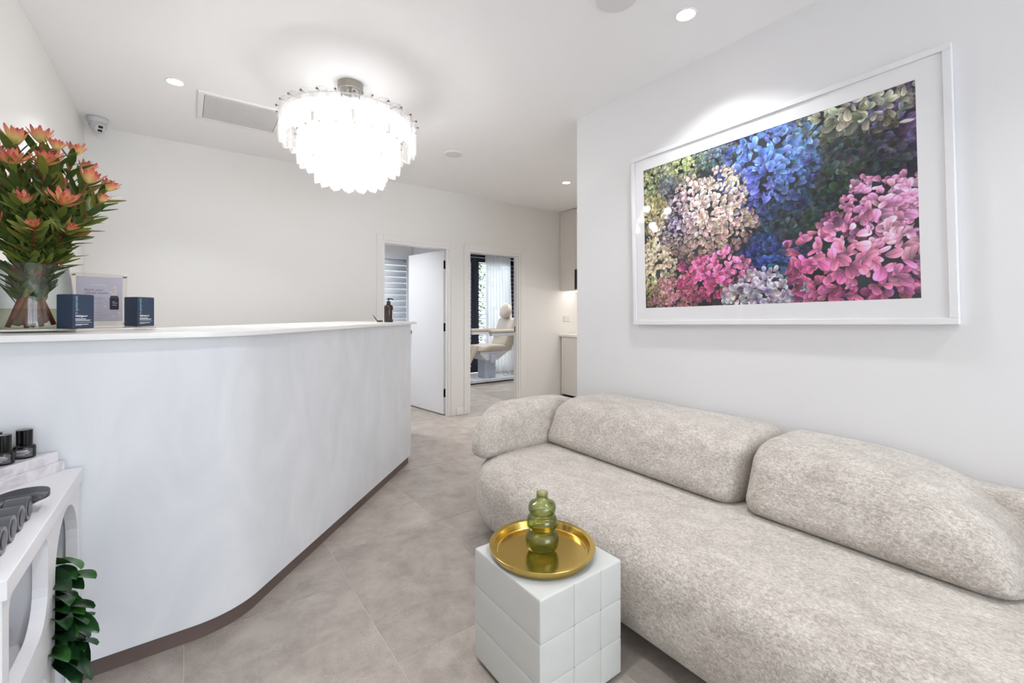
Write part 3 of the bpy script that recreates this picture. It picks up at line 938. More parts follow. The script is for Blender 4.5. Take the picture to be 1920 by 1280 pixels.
loft(MB(), plinth_out, [(0.0, 0), (0.06, 0)], lambda a, b, t: (a, b, t)).build('plinth', 'dark_plinth', so, w=True)
PROF = [(0.0, 0.05), (0.03, 0.02), (0.10, 0.004), (0.2, 0.0), (0.66, 0.0), (0.78, 0.005), (0.87, 0.016), (0.93, 0.03), (0.97, 0.048), (0.992, 0.07), (1.0, 0.09), (1.004, 0.11), (1.006, 0.13)]
def cushion(name, ya, yb, zt, rad, xb=2.355, lean=0.5, xf0=1.79, bend=None):
    def place(a, b, t):
        xf = xf0 + lean * (b - 0.42)
        dx = bend(a) if bend else 0
        return (xb + t * (xf - xb) + dx * t, a, b)
    return loft(MB(), scaled(ya, yb, 0.405, zt, rad, 12), PROF, place).build(name, 'chenille', so, smooth=True, w=True)
# radii: low-y bottom, high-y bottom, high-y top, low-y top
cushion('back_cushion', 0.922, 2.14, 0.705, (0.06, 0.04, (0.14, 0.08), 0.075))
cushion('back_cushion', 0.125, 0.915, 0.702, ((0.10, 0.03), 0.06, 0.08, (0.52, 0.235)))
cushion('back_cushion', -1.15, -0.02, 0.70, (0.07, 0.07, 0.2, 0.2))
# low back rail behind the cushions
loft(MB(), lambda i: rr(SY0 + 0.05, SY1 - 0.1, 0.30, 0.63, (0.05, 0.05, 0.1, 0.1), i, 6), [(0, 0.03), (0.2, 0), (0.8, 0), (1, 0.03)], lambda a, b, t: (2.36 - 0.16 * t, a, b)).build('back_rail', 'chenille', so, smooth=True, w=True)
# arm roll at the far end
def arm_place(a, b, t):
    yf = 2.085 + 0.30 * (b - 0.42) + 0.10 * max(0, (1.62 - a)) ** 1.2
    yb = 2.355 - 0.55 * max(0.0, 1.62 - a) ** 1.3
    return (a, yb + t * (yf - yb), b)
loft(MB(), scaled(1.365, 2.2, 0.395, 0.676, ((0.03, 0.03), 0.05, (0.30, 0.05), (0.32, 0.24)), 14), PROF, arm_place).build('arm', 'chenille', so, smooth=True, w=True)

# ------------------------------------------------------------------ ottoman, tray, vase
OX0, OX1, OY0, OY1, OH = 0.832, 1.193, 0.985, 1.347, 0.40
ot = thing('cube_ottoman', 'white leather cube ottoman with stitched panels beside the sofa', 'ottoman', ((OX0 + OX1) / 2, (OY0 + OY1) / 2, 0))
MB().box(OX0 + 0.02, OX1 - 0.02, OY0 + 0.02, OY1 - 0.02, 0.0, 0.02).build('foot', 'dark_plinth', ot, w=True)
g = 0.0037
MB().box(OX0 + g, OX1 - g, OY0 + g, OY1 - g, 0.018, OH - g).build('core', 'seam', ot, w=True)
def pad(ax, u0, u1, v0, v1, sgn_pos):
    """puffed leather panel on one face; ax: 'x' or 'y' face; u along the face, v up"""
    mb = MB()
    lev = ((0.0, 0.0003), (0.0022, 0.0003), (0.0031, 0.0011), (0.0036, 0.004), (0.0038, 0.03))
    rings = []
    for t, i in lev:
        r = rr(u0, u1, v0, v1, (0.002,) * 4, i, 2)
        if ax == 'x': rings.append([(OX0 + g - t if sgn_pos < 0 else OX1 - g + t, a, b) for a, b in r])
        elif ax == 'y': rings.append([(a, OY0 + g - t if sgn_pos < 0 else OY1 - g + t, b) for a, b in r])
        else: rings.append([(a, b, OH - g + t) for a, b in r])
    mb.rings(rings).build('leather_panel', 'leather', ot, smooth=True, w=True)
zs = (0.018, 0.138, 0.268, OH - 0.002)
for k in range(3):
    pad('x', OY0 + 0.001, OY1 - 0.001, zs[k], zs[k + 1], -1)
    pad('x', OY0 + 0.001, OY1 - 0.001, zs[k], zs[k + 1], 1)
    xs = (OX0 + 0.001, OX0 + 0.140, OX0 + 0.262, OX1 - 0.001)
    for i in range(3):
        pad('y', xs[i], xs[i + 1], zs[k], zs[k + 1], -1)
        pad('y', xs[i], xs[i + 1], zs[k], zs[k + 1], 1)
pad('z', OX0 + 0.001, OX1 - 0.001, OY0 + 0.001, OY1 - 0.001, 1)
OT = OH + 0.0003
tr = thing('serving_tray', 'round polished brass tray with raised rim on the ottoman', 'tray', (1.012, 1.188, OT))
R = 0.186
MB().lathe([(R - 0.030, 0.0), (R - 0.012, 0.002), (R, 0.026), (R, 0.029), (R - 0.001, 0.030), (R - 0.018, 0.030), (R - 0.0195, 0.028), (R - 0.026, 0.007), (R - 0.030, 0.005)], 72, cap0=True, cap1=True).build('dish', 'brass', tr, auto=False)
tr.children[0].data.polygons.foreach_set('use_smooth', [True] * len(tr.children[0].data.polygons))
m_ = tr.children[0].modifiers.new('bevel', 'BEVEL'); m_.width = 0.0015; m_.segments = 2; m_.angle_limit = 0.4; tr.children[0].modifiers.new('wn', 'WEIGHTED_NORMAL')
# bubble vase
outer = [(0.0, 0.0), (0.024, 0.0), (0.036, 0.004)]
def bub(z0, z1, r, k=9):
    zc, hz = (z0 + z1) / 2, (z1 - z0) / 2
    rn = r * 0.64
    return [(rn + (r - rn) * math.cos(a) ** 0.75 if math.cos(a) > 0 else rn, zc + hz * math.sin(a)) for a in [-PI / 2 * 0.93 + PI * 0.93 * i / (k - 1) for i in range(k)]]
outer += bub(0.006, 0.072, 0.059) + bub(0.074, 0.128, 0.054) + bub(0.130, 0.172, 0.049) + [(0.023, 0.180), (0.0205, 0.186), (0.0205, 0.200), (0.0215, 0.204)]
inner = [(max(0.0, r - 0.0028), z) for r, z in reversed(outer[1:])]
inner = [(r, max(z, 0.005)) for r, z in inner]
inner[0] = (0.0185, 0.204)
vo = MB().lathe(outer[1:] + inner, 48, cap0=True, cap1=True).build('bubble_vase', 'greenglass', smooth=True, loc=(1.010, 1.185, OT + 0.0055))
tag(vo, 'green glass bubble vase standing on the brass tray', 'vase')

# ------------------------------------------------------------------ framed flower print
# hung a little crooked on the right wall; local x runs along the picture, local y up, local z out of the wall
PW, PH = 1.4995, 1.078
pic = thing('framed_print', 'large white framed print of blue, pink and cream hydrangeas', 'picture', (XR, 1.091, 1.72))
tilt = math.radians(1.22)
pic.matrix_world = Matrix.Translation((XR - 0.001, 1.091, 1.72)) @ Matrix(((0, 0, -1, 0), (-1, 0, 0, 0), (0, 1, 0, 0), (0, 0, 0, 1))) @ Matrix.Rotation(tilt, 4, 'Z')
fb = MB()
fw, fd_ = 0.026, 0.036
MB().box(-PW / 2, PW / 2, PH / 2 - fw, PH / 2, 0, fd_).build('frame_side', 'frame', pic, bevel=0.002)
MB().box(-PW / 2, PW / 2, -PH / 2, -PH / 2 + fw, 0, fd_).build('frame_side', 'frame', pic, bevel=0.002)
MB().box(-PW / 2, -PW / 2 + fw, -PH / 2 + fw, PH / 2 - fw, 0, fd_).build('frame_side', 'frame', pic, bevel=0.002)
MB().box(PW / 2 - fw, PW / 2, -PH / 2 + fw, PH / 2 - fw, 0, fd_).build('frame_side', 'frame', pic, bevel=0.002)
MB().box(-PW / 2 + 0.01, PW / 2 - 0.01, -PH / 2 + 0.01, PH / 2 - 0.01, 0.002, 0.010).build('backing', 'matboard', pic)
QW, QH = 1.304, 0.875
QX, QY = -0.008, 0.004
mb = MB()
a, b = PW / 2 - fw, PH / 2 - fw
for x0, x1, y0, y1 in ((-a, a, QY + QH / 2, b), (-a, a, -b, QY - QH / 2), (-a, QX - QW / 2, QY - QH / 2, QY + QH / 2), (QX + QW / 2, a, QY - QH / 2, QY + QH / 2)):
    mb.box(x0, x1, y0, y1, 0.010, 0.026)
mb.build('mat_board', 'matboard', pic)

def paint_flowers():
    """the flat print, rastered petal by petal: returns an array of rows top to bottom, linear rgb"""
    rs = np.random.RandomState(11)
    Wd, Hd = 680, 456
    img = np.zeros((Hd, Wd, 3)); 
    yy, xx = np.mgrid[0:Hd, 0:Wd].astype(float)
    def lowfreq(n):
        g_ = rs.rand(n, n)
        fy = np.linspace(0, n - 1.001, Hd); fx = np.linspace(0, n - 1.001, Wd)
        iy, ix = fy.astype(int), fx.astype(int); ty, tx = (fy - iy)[:, None], (fx - ix)[None, :]
        A = g_[np.ix_(iy, ix)]; B = g_[np.ix_(iy, ix + 1)]; C = g_[np.ix_(iy + 1, ix)]; D = g_[np.ix_(iy + 1, ix + 1)]
        return A * (1 - tx) * (1 - ty) + B * tx * (1 - ty) + C * (1 - tx) * ty + D * tx * ty
    lf = lowfreq(14)
    img[:] = np.array([34, 36, 42])[None, None] * (0.6 + 0.8 * lf[..., None])
    # clusters: centre u, v (0..1 of the print), radii u, v, petal length in px, list of (du, dv, colour) blended by nearness
    CL = [
        (0.90, 0.20, 0.20, 0.24, 24, 0.50, [(0, 0, (84, 76, 104)), (0.1, -0.1, (110, 90, 140)), (-0.1, 0.1, (60, 70, 66))]),
        (0.78, 0.34, 0.16, 0.22, 24, 0.45, [(0, 0, (62, 74, 70)), (0.05, 0.1, (50, 60, 62)), (-0.08, -0.05, (70, 84, 90))]),
        (0.62, 0.62, 0.20, 0.22, 22, 0.45, [(0, 0, (52, 64, 70)), (0.1, 0.0, (56, 66, 60)), (-0.1, 0.05, (54, 66, 110))]),
        (0.56, 0.76, 0.13, 0.15, 22, 0.62, [(0, 0, (56, 78, 158)), (0.05, 0.08, (80, 110, 130)), (-0.05, -0.05, (50, 60, 120))]),
        (0.83, 0.06, 0.19, 0.13, 28, 0.80, [(0, 0, (156, 154, 136)), (0.1, -0.05, (176, 172, 160)), (-0.1, 0.05, (120, 130, 100))]),
        (0.06, 0.14, 0.13, 0.17, 17, 0.78, [(0, 0, (148, 160, 96)), (0.05, 0.05, (120, 116, 150)), (-0.05, -0.1, (170, 176, 120))]),
        (0.20, 0.08, 0.13, 0.12, 18, 0.85, [(0, 0, (150, 172, 92)), (0.05, -0.03, (190, 196, 140)), (-0.06, 0.06, (120, 118, 168))]),
        (0.36, 0.06, 0.10, 0.10, 17, 0.66, [(0, 0, (88, 104, 138)), (-0.05, 0.0, (110, 130, 110))]),
        (0.04, 0.34, 0.10, 0.16, 20, 0.75, [(0, 0, (176, 160, 110)), (0, -0.1, (150, 146, 92))]),
        (0.57, 0.22, 0.185, 0.30, 25, 0.96, [(0, -0.1, (92, 124, 216)), (-0.1, 0.1, (98, 96, 206)), (0.1, 0.1, (86, 116, 176)), (0.14, -0.12, (106, 140, 176)), (0.1, 0.2, (84, 104, 150))]),
        (0.07, 0.70, 0.105, 0.30, 18, 0.92, [(0, -0.2, (226, 206, 170)), (0, 0.05, (208, 196, 150)), (0, 0.22, (158, 164, 96)), (0.05, 0, (214, 186, 166))]),
        (0.31, 0.44, 0.205, 0.315, 20, 0.98, [(0, 0, (214, 182, 170)), (-0.15, 0.0, (168, 148, 186)), (0.12, -0.2, (228, 214, 188)), (0.1, 0.15, (214, 178, 166)), (-0.05, 0.22, (190, 150, 140))]),
        (0.15, 0.93, 0.125, 0.15, 17, 0.86, [(0, 0, (194, 126, 142)), (0.05, 0.05, (170, 104, 110)), (-0.05, 0, (190, 140, 130))]),
        (0.345, 0.82, 0.175, 0.17, 23, 0.97, [(0, 0, (222, 96, 158)), (0.12, -0.05, (226, 140, 178)), (-0.12, 0.05, (204, 86, 126)), (0, 0.1, (186, 70, 110))]),
        (0.53, 0.94, 0.165, 0.14, 24, 0.94, [(0, 0, (182, 172, 206)), (0.1, -0.02, (206, 192, 210)), (-0.08, 0.05, (196, 196, 190)), (0.12, 0.05, (160, 136, 160))]),
        (0.92, 0.56, 0.16, 0.16, 24, 0.95, [(0, 0, (220, 150, 186)), (-0.1, 0.05, (190, 106, 150)), (0.08, 0, (228, 160, 206))]),
        (0.84, 0.80, 0.225, 0.25, 32, 1.0, [(0, 0, (226, 128, 168)), (-0.15, 0.05, (218, 100, 150)), (0.1, -0.1, (236, 176, 202)), (0.05, 0.15, (206, 104, 150)), (0.15, 0.1, (214, 124, 176))]),
    ]
    PX, PY = Wd, Hd
    for cu, cv_, ru, rv, pl, lum, cols in CL:
        area = PI * ru * PX * rv * PY
        n = int(area / (pl * pl * 0.17))
        rad = np.sqrt(rs.rand(n)); th_ = rs.rand(n) * 2 * PI
        order = np.argsort(-rad + 0.25 * rs.randn(n))
        for i in order:
            r, t = rad[i], th_[i]
            wob = 1 + 0.09 * math.sin(5 * t + cu * 40) + 0.05 * math.sin(9 * t)
            du, dv = ru * r * math.cos(t) * wob, rv * r * math.sin(t) * wob
            px, py = (cu + du) * PX, (cv_ + dv) * PY
            c = np.zeros(3); ws = 0
            for a_, b_, k in cols:
                wgt = 1 / (0.002 + (du - a_) ** 2 + (dv - b_) ** 2)
                c += wgt * np.array(k, float); ws += wgt
            c = c / ws
            # roundness of the flower head: the printed photograph's own shading
            sh_ = (0.62 + 0.5 * math.sqrt(max(0, 1 - min(1, r) ** 2))) * (1.08 - 0.28 * (dv / rv)) * (0.72 + 0.28 * lum)
            c = c * sh_ * (1 + 0.17 * rs.randn()) + 7 * rs.randn(3)
            L_ = pl * (0.62 + 0.6 * rs.rand()) * (1 - 0.3 * r * r); Wp = L_ * (0.55 + 0.3 * rs.rand()) * (1 if rs.rand() > 0.3 else 0.6)
            an = rs.rand() * 2 * PI if rs.rand() < 0.45 else t + 0.7 * rs.randn()
            x0, x1 = int(max(0, px - L_)), int(min(Wd, px + L_ + 1)); y0, y1 = int(max(0, py - L_)), int(min(Hd, py + L_ + 1))
            if x1 <= x0 or y1 <= y0: continue
            X = xx[y0:y1, x0:x1] - px; Y = yy[y0:y1, x0:x1] - py
            p = (X * math.cos(an) + Y * math.sin(an)) / (L_ * 0.5); q = (-X * math.sin(an) + Y * math.cos(an)) / (Wp * 0.5)
            q2 = q + 0.25 * p * p * (1 if i % 2 else -1)
            f = np.abs(p) ** 2.1 + np.abs(q2) ** (1.5 + 0.5 * (p > 0)) * (1.15 - 0.35 * p)
            al = np.clip((1.0 - f) * 5, 0, 1)
            sd = np.clip((1.28 - f) * 2.2, 0, 1) * 0.30
            sub = img[y0:y1, x0:x1]
            sub *= (1 - sd)[..., None] * 1.0
            tone = 0.76 + 0.24 * np.clip(p, -1, 1) + 0.16 * np.clip(q2, -1, 1) * (1 if rs.rand() > 0.5 else -1)
            tone = tone * (1 - 0.16 * np.exp(-(q2 * 7) ** 2)) + 0.22 * np.clip(f - 0.72, 0, 0.3) / 0.3
            colr = c[None, None] * tone[..., None]
            sub[:] = sub * (1 - al[..., None]) + colr * al[..., None]
    img = np.clip(255 * (np.clip(img * 1.16, 0, 300) / 255) ** 0.92, 8, 250) / 255.0
    lin = np.where(img <= 0.04045, img / 12.92, ((img + 0.055) / 1.055) ** 2.4)
    return lin

def print_mesh():
    lin = paint_flowers()
    Hd, Wd, _ = lin.shape
    gx = np.linspace(QX - QW / 2, QX + QW / 2, Wd); gy = np.linspace(QY + QH / 2, QY - QH / 2, Hd)
    X, Y = np.meshgrid(gx, gy)
    co = np.stack([X, Y, np.full_like(X, 0.0235)], -1).reshape(-1, 3).astype(np.float32)
    idx = np.arange(Hd * Wd).reshape(Hd, Wd)
    quads = np.stack([idx[1:, :-1], idx[1:, 1:], idx[:-1, 1:], idx[:-1, :-1]], -1).reshape(-1, 4).astype(np.int32)
    me = bpy.data.meshes.new('flower_print')
    me.vertices.add(len(co)); me.vertices.foreach_set('co', co.ravel())
    me.loops.add(quads.size); me.loops.foreach_set('vertex_index', quads.ravel())
    me.polygons.add(len(quads)); me.polygons.foreach_set('loop_start', np.arange(0, quads.size, 4, dtype=np.int32))
    me.update(calc_edges=True)
    at = me.color_attributes.new('ink', 'FLOAT_COLOR', 'POINT')
    at.data.foreach_set('color', np.concatenate([lin.reshape(-1, 3), np.ones((Hd * Wd, 1))], 1).astype(np.float32).ravel())
    m, nt, p = nodes_of('flower_print_ink')
    a_ = N(nt, 'ShaderNodeVertexColor'); a_.layer_name = 'ink'
    nt.links.new(a_.outputs[0], p.inputs['Base Color'])
    p.inputs['Roughness'].default_value = 0.6
    p.inputs['Specular IOR Level'].default_value = 0.3
    me.materials.append(m)
    o = bpy.data.objects.new('flower_print', me); COL.objects.link(o); o.parent = pic
    o['label'] = 'colour photograph of hydrangea heads on dark ground'
    return o
print_mesh()
MB().box(-PW / 2 + fw, PW / 2 - fw, -PH / 2 + fw, PH / 2 - fw, 0.0285, 0.0300).build('glazing', 'pane', pic)

# ------------------------------------------------------------------ console with arched openings
CX0, CX1, CY0, CY1, CH = XL + 0.006, -0.283, 1.262, 2.035, 0.728
co = thing('display_console', 'white display console with arched open front along the left wall', 'console', ((CX0 + CX1) / 2, (CY0 + CY1) / 2, 0))
MB().box(CX0, CX1 + 0.008, CY0 - 0.006, CY1, 0.688, CH).build('console_top', 'laminate', co, w=True, bevel=0.002)
YD = 1.645
for nm, a, b in (('side_panel', CY0, CY0 + 0.018), ('side_panel', CY1 - 0.018, CY1), ('divider', YD - 0.009, YD + 0.009)):
    MB().box(CX0 + 0.012, CX1 - 0.028, a, b, 0.0, 0.688).build(nm, 'laminate', co, w=True)
MB().box(CX0, CX0 + 0.012, CY0, CY1, 0, 0.688).build('back_panel', 'laminate', co, w=True)
MB().box(CX0 + 0.012, CX1 - 0.028, CY0 + 0.018, YD - 0.009, 0.385, 0.403).build('shelf', 'laminate', co, w=True)
for a, b in ((CY0 + 0.018, YD - 0.009), (YD + 0.009, CY1 - 0.018)):
    MB().box(CX0 + 0.012, CX1 - 0.028, a, b, 0.0, 0.02).build('bottom_panel', 'laminate', co, w=True)
def cell(mb, rect, poly, x0, x1):
    u0, u1, v0, v1 = rect
    cu = sum(p[0] for p in poly) / len(poly); cv_ = sum(p[1] for p in poly) / len(poly)
    angs = [math.atan2(p[1] - cv_, p[0] - cu) for p in poly] + [math.atan2(y - cv_, x - cu) for x in (u0, u1) for y in (v0, v1)]
    angs = sorted(set(round(a, 5) for a in angs))
    inn, out = [], []
    for a in angs:
        dx, dy = math.cos(a), math.sin(a)
        ts = []
        if dx > 1e-9: ts.append((u1 - cu) / dx)
        if dx < -1e-9: ts.append((u0 - cu) / dx)
        if dy > 1e-9: ts.append((v1 - cv_) / dy)
        if dy < -1e-9: ts.append((v0 - cv_) / dy)
        t = min(ts); out.append((cu + dx * t, cv_ + dy * t))
        best = 0
        for i in range(len(poly)):
            p, q = poly[i], poly[(i + 1) % len(poly)]
            ex, ey = q[0] - p[0], q[1] - p[1]
            den = dx * ey - dy * ex
            if abs(den) < 1e-12: continue
            tt = ((p[0] - cu) * ey - (p[1] - cv_) * ex) / den
            ss = ((p[0] - cu) * dy - (p[1] - cv_) * dx) / den
            if tt > 0 and -1e-4 <= ss <= 1 + 1e-4: best = max(best, tt)
        inn.append((cu + dx * best, cv_ + dy * best))
    n = len(angs)
    vs = [(x1, *p) for p in out] + [(x1, *p) for p in inn] + [(x0, *p) for p in inn] + [(x0, *p) for p in out]
    fs = []
    for j in range(n):
        k = (j + 1) % n
        for r in range(4):
            s = (r + 1) % 4
            fs.append((r * n + j, r * n + k, s * n + k, s * n + j))
    mb.add(vs, fs)
def arch(u0, u1, v0, vt, n=14):
    r = (u1 - u0) / 2; c = (u0 + u1) / 2
    return [(u0, v0), (u1, v0)] + [(c + r * math.cos(PI * i / n), vt - r + r * math.sin(PI * i / n)) for i in range(n + 1)]
for rect, poly in (((YD, CY1, 0, 0.688), arch(1.688, 1.997, 0.03, 0.662)),
                   ((CY0, YD, 0.394, 0.688), rr(CY0 + 0.04, 1.612, 0.452, 0.672, (0.07, 0.09, 0.03, 0.03), 0, 6)),
                   ((CY0, YD, 0, 0.394), rr(CY0 + 0.04, 1.612, 0.03, 0.345, (0.03, 0.03, 0.08, 0.08), 0, 6))):
    mb = MB(); cell(mb, rect, poly, CX1 - 0.028, CX1)
    mb.build('front_frame', 'laminate', co, w=True)

# plant pushing out of the arch
pl_o = thing('potted_plant', 'dark green leafy plant growing out of the console arch', 'plant', (-0.46, 1.85, 0.02))
MB().lathe([(0.07, 0), (0.09, 0.02), (0.098, 0.2), (0.102, 0.205), (0.096, 0.2), (0.09, 0.18)], 28).build('pot', 'pot', pl_o, smooth=True)
MB().lathe([(0.09, 0.17), (0.088, 0.182)], 24).build('soil', 'soil', pl_o)
def big_leaf(base, tip, width, droop, roll, seg=14):
    A, T = Vector(base), Vector(tip)
    C = (A + T) / 2 + Vector((0, 0, droop))
    pts = [(1 - t) ** 2 * A + 2 * t * (1 - t) * C + t * t * T for t in [i / seg for i in range(seg + 1)]]
    vs, fs = [], []
    for i, p in enumerate(pts):
        t = i / seg
        tg = (pts[min(i + 1, seg)] - pts[max(i - 1, 0)]).normalized()
        sd = tg.cross(Vector((0, 0, 1)));
        if sd.length < 0.05: sd = Vector((0, 1, 0))
        sd.normalize(); up = sd.cross(tg)
        sd2 = sd * math.cos(roll) + up * math.sin(roll); up2 = up * math.cos(roll) - sd * math.sin(roll)
        wv = width * (math.sin(PI * min(1, (t * 0.94 + 0.04))) ** 0.8) if 0.12 < t < 0.99 else 0.004
        for u in (-1, -0.5, 0, 0.5, 1):
            vs.append(tuple(p + sd2 * wv * 0.5 * u + up2 * (0.22 * wv * abs(u) + 0.004 * math.sin(9 * t + u))))
    for i in range(seg):
        for j in range(4):
            a = i * 5 + j
            fs.append((a, a + 1, a + 6, a + 5))
    return MB().add(vs, fs)
rp = random.Random(5)
def on_x(x, y, X):
    rx = math.sin(YAW) + (x - 960) / 826 * math.cos(YAW); ry = math.cos(YAW) - (x - 960) / 826 * math.sin(YAW)
    t = X / rx
    return Vector((X, ry * t, H - (y - 587) / 826 * t))
leaves = [((154, 1066), -0.235, 0.05, 0.05), ((181, 1083), -0.20, 0.05, 0.05), ((158, 1103), -0.23, 0.045, 0.04), ((178, 1139), -0.20, 0.04, 0.045), ((178, 1152), -0.205, 0.05, 0.03),
          ((186, 1185), -0.19, 0.07, 0.05), ((184, 1208), -0.195, 0.06, 0.045), ((172, 1274), -0.20, 0.10, 0.06), ((150, 1290), -0.22, 0.09, 0.06), ((165, 1170), -0.215, 0.05, 0.05),
          ((140, 1200), -0.235, 0.06, 0.055), ((130, 1240), -0.24, 0.07, 0.055), ((150, 1235), -0.225, 0.06, 0.05), ((120, 1150), -0.25, 0.05, 0.05), ((135, 1105), -0.245, 0.04, 0.05),
          ((128, 1180), -0.24, 0.05, 0.05), ((118, 1215), -0.25, 0.05, 0.05), ((118, 1270), -0.25, 0.06, 0.06), ((140, 1265), -0.235, 0.07, 0.06), ((160, 1220), -0.22, 0.07, 0.05), ((132, 1135), -0.24, 0.04, 0.05),
          ((145, 1120), -0.24, 0.05, 0.05), ((160, 1150), -0.22, 0.05, 0.055), ((148, 1190), -0.23, 0.06, 0.06), ((170, 1240), -0.21, 0.08, 0.055), ((158, 1255), -0.22, 0.08, 0.06), ((145, 1085), -0.24, 0.05, 0.045), ((135, 1225), -0.24, 0.06, 0.06), ((168, 1195), -0.215, 0.06, 0.055)]
for (p, X, dr, wd) in leaves:
    t = on_x(max(p[0], 128) if p[0] < 130 else p[0], p[1], X)
    base = Vector((rp.uniform(-0.40, -0.34), rp.uniform(1.78, 1.90), max(0.24, t.z + rp.uniform(-0.12, -0.02))))
    o0 = Vector((-0.46, 1.85, 0.02))
    big_leaf(base - o0, t - o0, wd + 0.016, dr, rp.uniform(-0.5, 0.5)).build('leaf', 'rubber', pl_o, smooth=True)
    MB().tube([(0.0, 0.0, 0.18), tuple((base - o0) * 0.5 + Vector((0, 0, 0.12))), tuple(base - o0)], 0.003, 6).build('leaf_stalk', 'rubber', pl_o, smooth=True)

# ------------------------------------------------------------------ things on the console
mr_ = thing('marble_riser', 'stepped pale marble riser on the console under the dark bottles', 'riser', (-0.5, 1.93, CH))
def marble():
    m, nt, p = nodes_of('pale_marble')
    tc = N(nt, 'ShaderNodeTexCoord'); wv = N(nt, 'ShaderNodeTexNoise')
    wv.inputs['Scale'].default_value = 9; wv.inputs['Detail'].default_value = 6; wv.inputs['Distortion'].default_value = 2.5
    nt.links.new(tc.outputs['Object'], wv.inputs['Vector'])
    cr = N(nt, 'ShaderNodeValToRGB'); cr.color_ramp.elements[0].position = 0.38; cr.color_ramp.elements[0].color = srgb(206, 200, 206)
    cr.color_ramp.elements[1].position = 0.55; cr.color_ramp.elements[1].color = srgb(232, 228, 231)
    nt.links.new(wv.outputs['Fac'], cr.inputs[0]); nt.links.new(cr.outputs[0], p.inputs['Base Color']); p.inputs['Roughness'].default_value = 0.3
    return m
MT['marble'] = marble()
MB().prism([(-0.318, 2.03), (-0.62, 2.03), (-0.62, 1.66), (-0.58, 1.66)], CH, CH + 0.032).build('lower_step', 'marble', mr_, w=True, bevel=0.001)
MB().prism([(-0.332, 2.028), (-0.62, 2.028), (-0.62, 1.70), (-0.57, 1.70)], CH + 0.032, CH + 0.064).build('upper_step', 'marble', mr_, w=True, bevel=0.001)
RZ = CH + 0.064
def serum(x, y, label, rot):
    o = thing('serum_bottle', label, 'bottle', (x, y, RZ), rot, 'serum bottles on the marble riser')
    MB().lathe([(0.024, 0), (0.0265, 0.003), (0.0265, 0.034), (0.024, 0.038), (0.019, 0.040)], 36, sy=0.8).build('jar', 'serum', o, smooth=True)
    MB().lathe([(0.019, 0.040), (0.0195, 0.085), (0.0185, 0.087)], 36, sy=0.8).build('cap', 'blackgloss', o, auto=False)
    # label wrap on the front (-y)
    n = 14
    ring = lambda z: [(0.0268 * math.cos(a), 0.8 * 0.0268 * math.sin(a), z) for a in [-PI / 2 - 1.2 + 2.4 * i / n for i in range(n + 1)]]
    MB().rings([ring(0.006), ring(0.031)], closed=False, cap0=False, cap1=False).build('label', 'serumlabel', o, smooth=True)
    tx = MB()
    for k, (a, b) in enumerate(((-0.25, 0.75), (-0.25, 0.95), (-0.25, 0.85), (-0.25, 0.5))):
        z = 0.025 - k * 0.0042; hh = 0.0011 if k == 0 else 0.0006
        rg = lambda zz: [(0.0270 * math.cos(-PI / 2 + q), 0.8 * 0.0270 * math.sin(-PI / 2 + q), zz) for q in [a + (b - a) * i / 6 for i in range(7)]]
        tx.rings([rg(z - hh), rg(z + hh)], closed=False, cap0=False, cap1=False)
    tx.build('printed_lines', 'white_ink', o)
serum(-0.402, 2.000, 'small black bottle with grey label on the marble riser, nearest the counter', -0.35)
serum(-0.436, 1.948, 'small black bottle with grey label between two others on the marble riser', -0.4)
serum(-0.476, 1.902, 'small black bottle with grey label, furthest along the front row of the marble riser', -0.4)
serum(-0.466, 2.000, 'small black bottle half hidden behind the front row on the marble riser', -0.4)
def tube_item(y, label):
    o = thing('cream_tube', label, 'tube', (-0.33, y, CH), 0, 'cosmetic tubes lying in a row on the console')
    n = 28; r = 0.028
    cir = lambda x, ry, rz, cz: [(x, ry * math.cos(2 * PI * j / n), cz + rz * math.sin(2 * PI * j / n)) for j in range(n)]
    MB().rings([cir(0.018, r, r, r), cir(0.016, r + 0.0005, r + 0.0005, r + 0.0005), cir(-0.022, r + 0.0005, r + 0.0005, r + 0.0005)]).build('cap', 'capgrey', o, auto=False)
    MB().rings([cir(0.0185, r * 0.72, r * 0.72, r), cir(0.0195, r * 0.6, r * 0.6, r)]).build('cap_face', 'tubegrey', o)
    MB().rings([cir(-0.022, r * 0.98, r * 0.98, r), cir(-0.06, r * 1.02, r * 0.9, r * 0.93), cir(-0.10, r * 1.12, r * 0.45, r * 0.7), cir(-0.128, r * 1.18, 0.002, r * 0.5), cir(-0.14, r * 1.18, 0.0015, r * 0.5)]).build('tube_body', 'tubegrey', o, smooth=True)
for i, y in enumerate((1.335, 1.400, 1.465, 1.530, 1.595)):
    tube_item(y, ('dark grey cosmetic tube with silver cap, first in the row on the console', 'dark grey cosmetic tube with silver cap lying between two others on the console',
                  'dark grey cosmetic tube with silver cap lying between two others on the console', 'dark grey cosmetic tube with silver cap lying between two others on the console', 'dark grey cosmetic tube with silver cap, next to the flattened tube')[i])
cb_ = thing('flat_tube', 'flattened dark grey tube leaning up beside the round tin on the console', 'tube', (-0.345, 1.655, CH))
n = 20
cirx = lambda x, ry, rz, cz: [(x, ry * math.cos(2 * PI * j / n), cz + rz * math.sin(2 * PI * j / n)) for j in range(n)]
MB().rings([cirx(-0.05, 0.022, 0.022, 0.023), cirx(0.0, 0.025, 0.02, 0.026), cirx(0.03, 0.028, 0.012, 0.032), cirx(0.05, 0.030, 0.002, 0.036)]).build('tube_body', 'tubegrey', cb_, smooth=True)
MB().rings([cirx(-0.05, 0.021, 0.021, 0.022), cirx(-0.085, 0.021, 0.021, 0.022)]).build('cap', 'capgrey', cb_)
tn = thing('round_tin', 'flat round tin with black lid and white base on the console', 'tin', (-0.352, 1.735, CH))
MB().lathe([(0.048, 0), (0.05, 0.002), (0.05, 0.012)], 40).build('base', 'trim', tn)
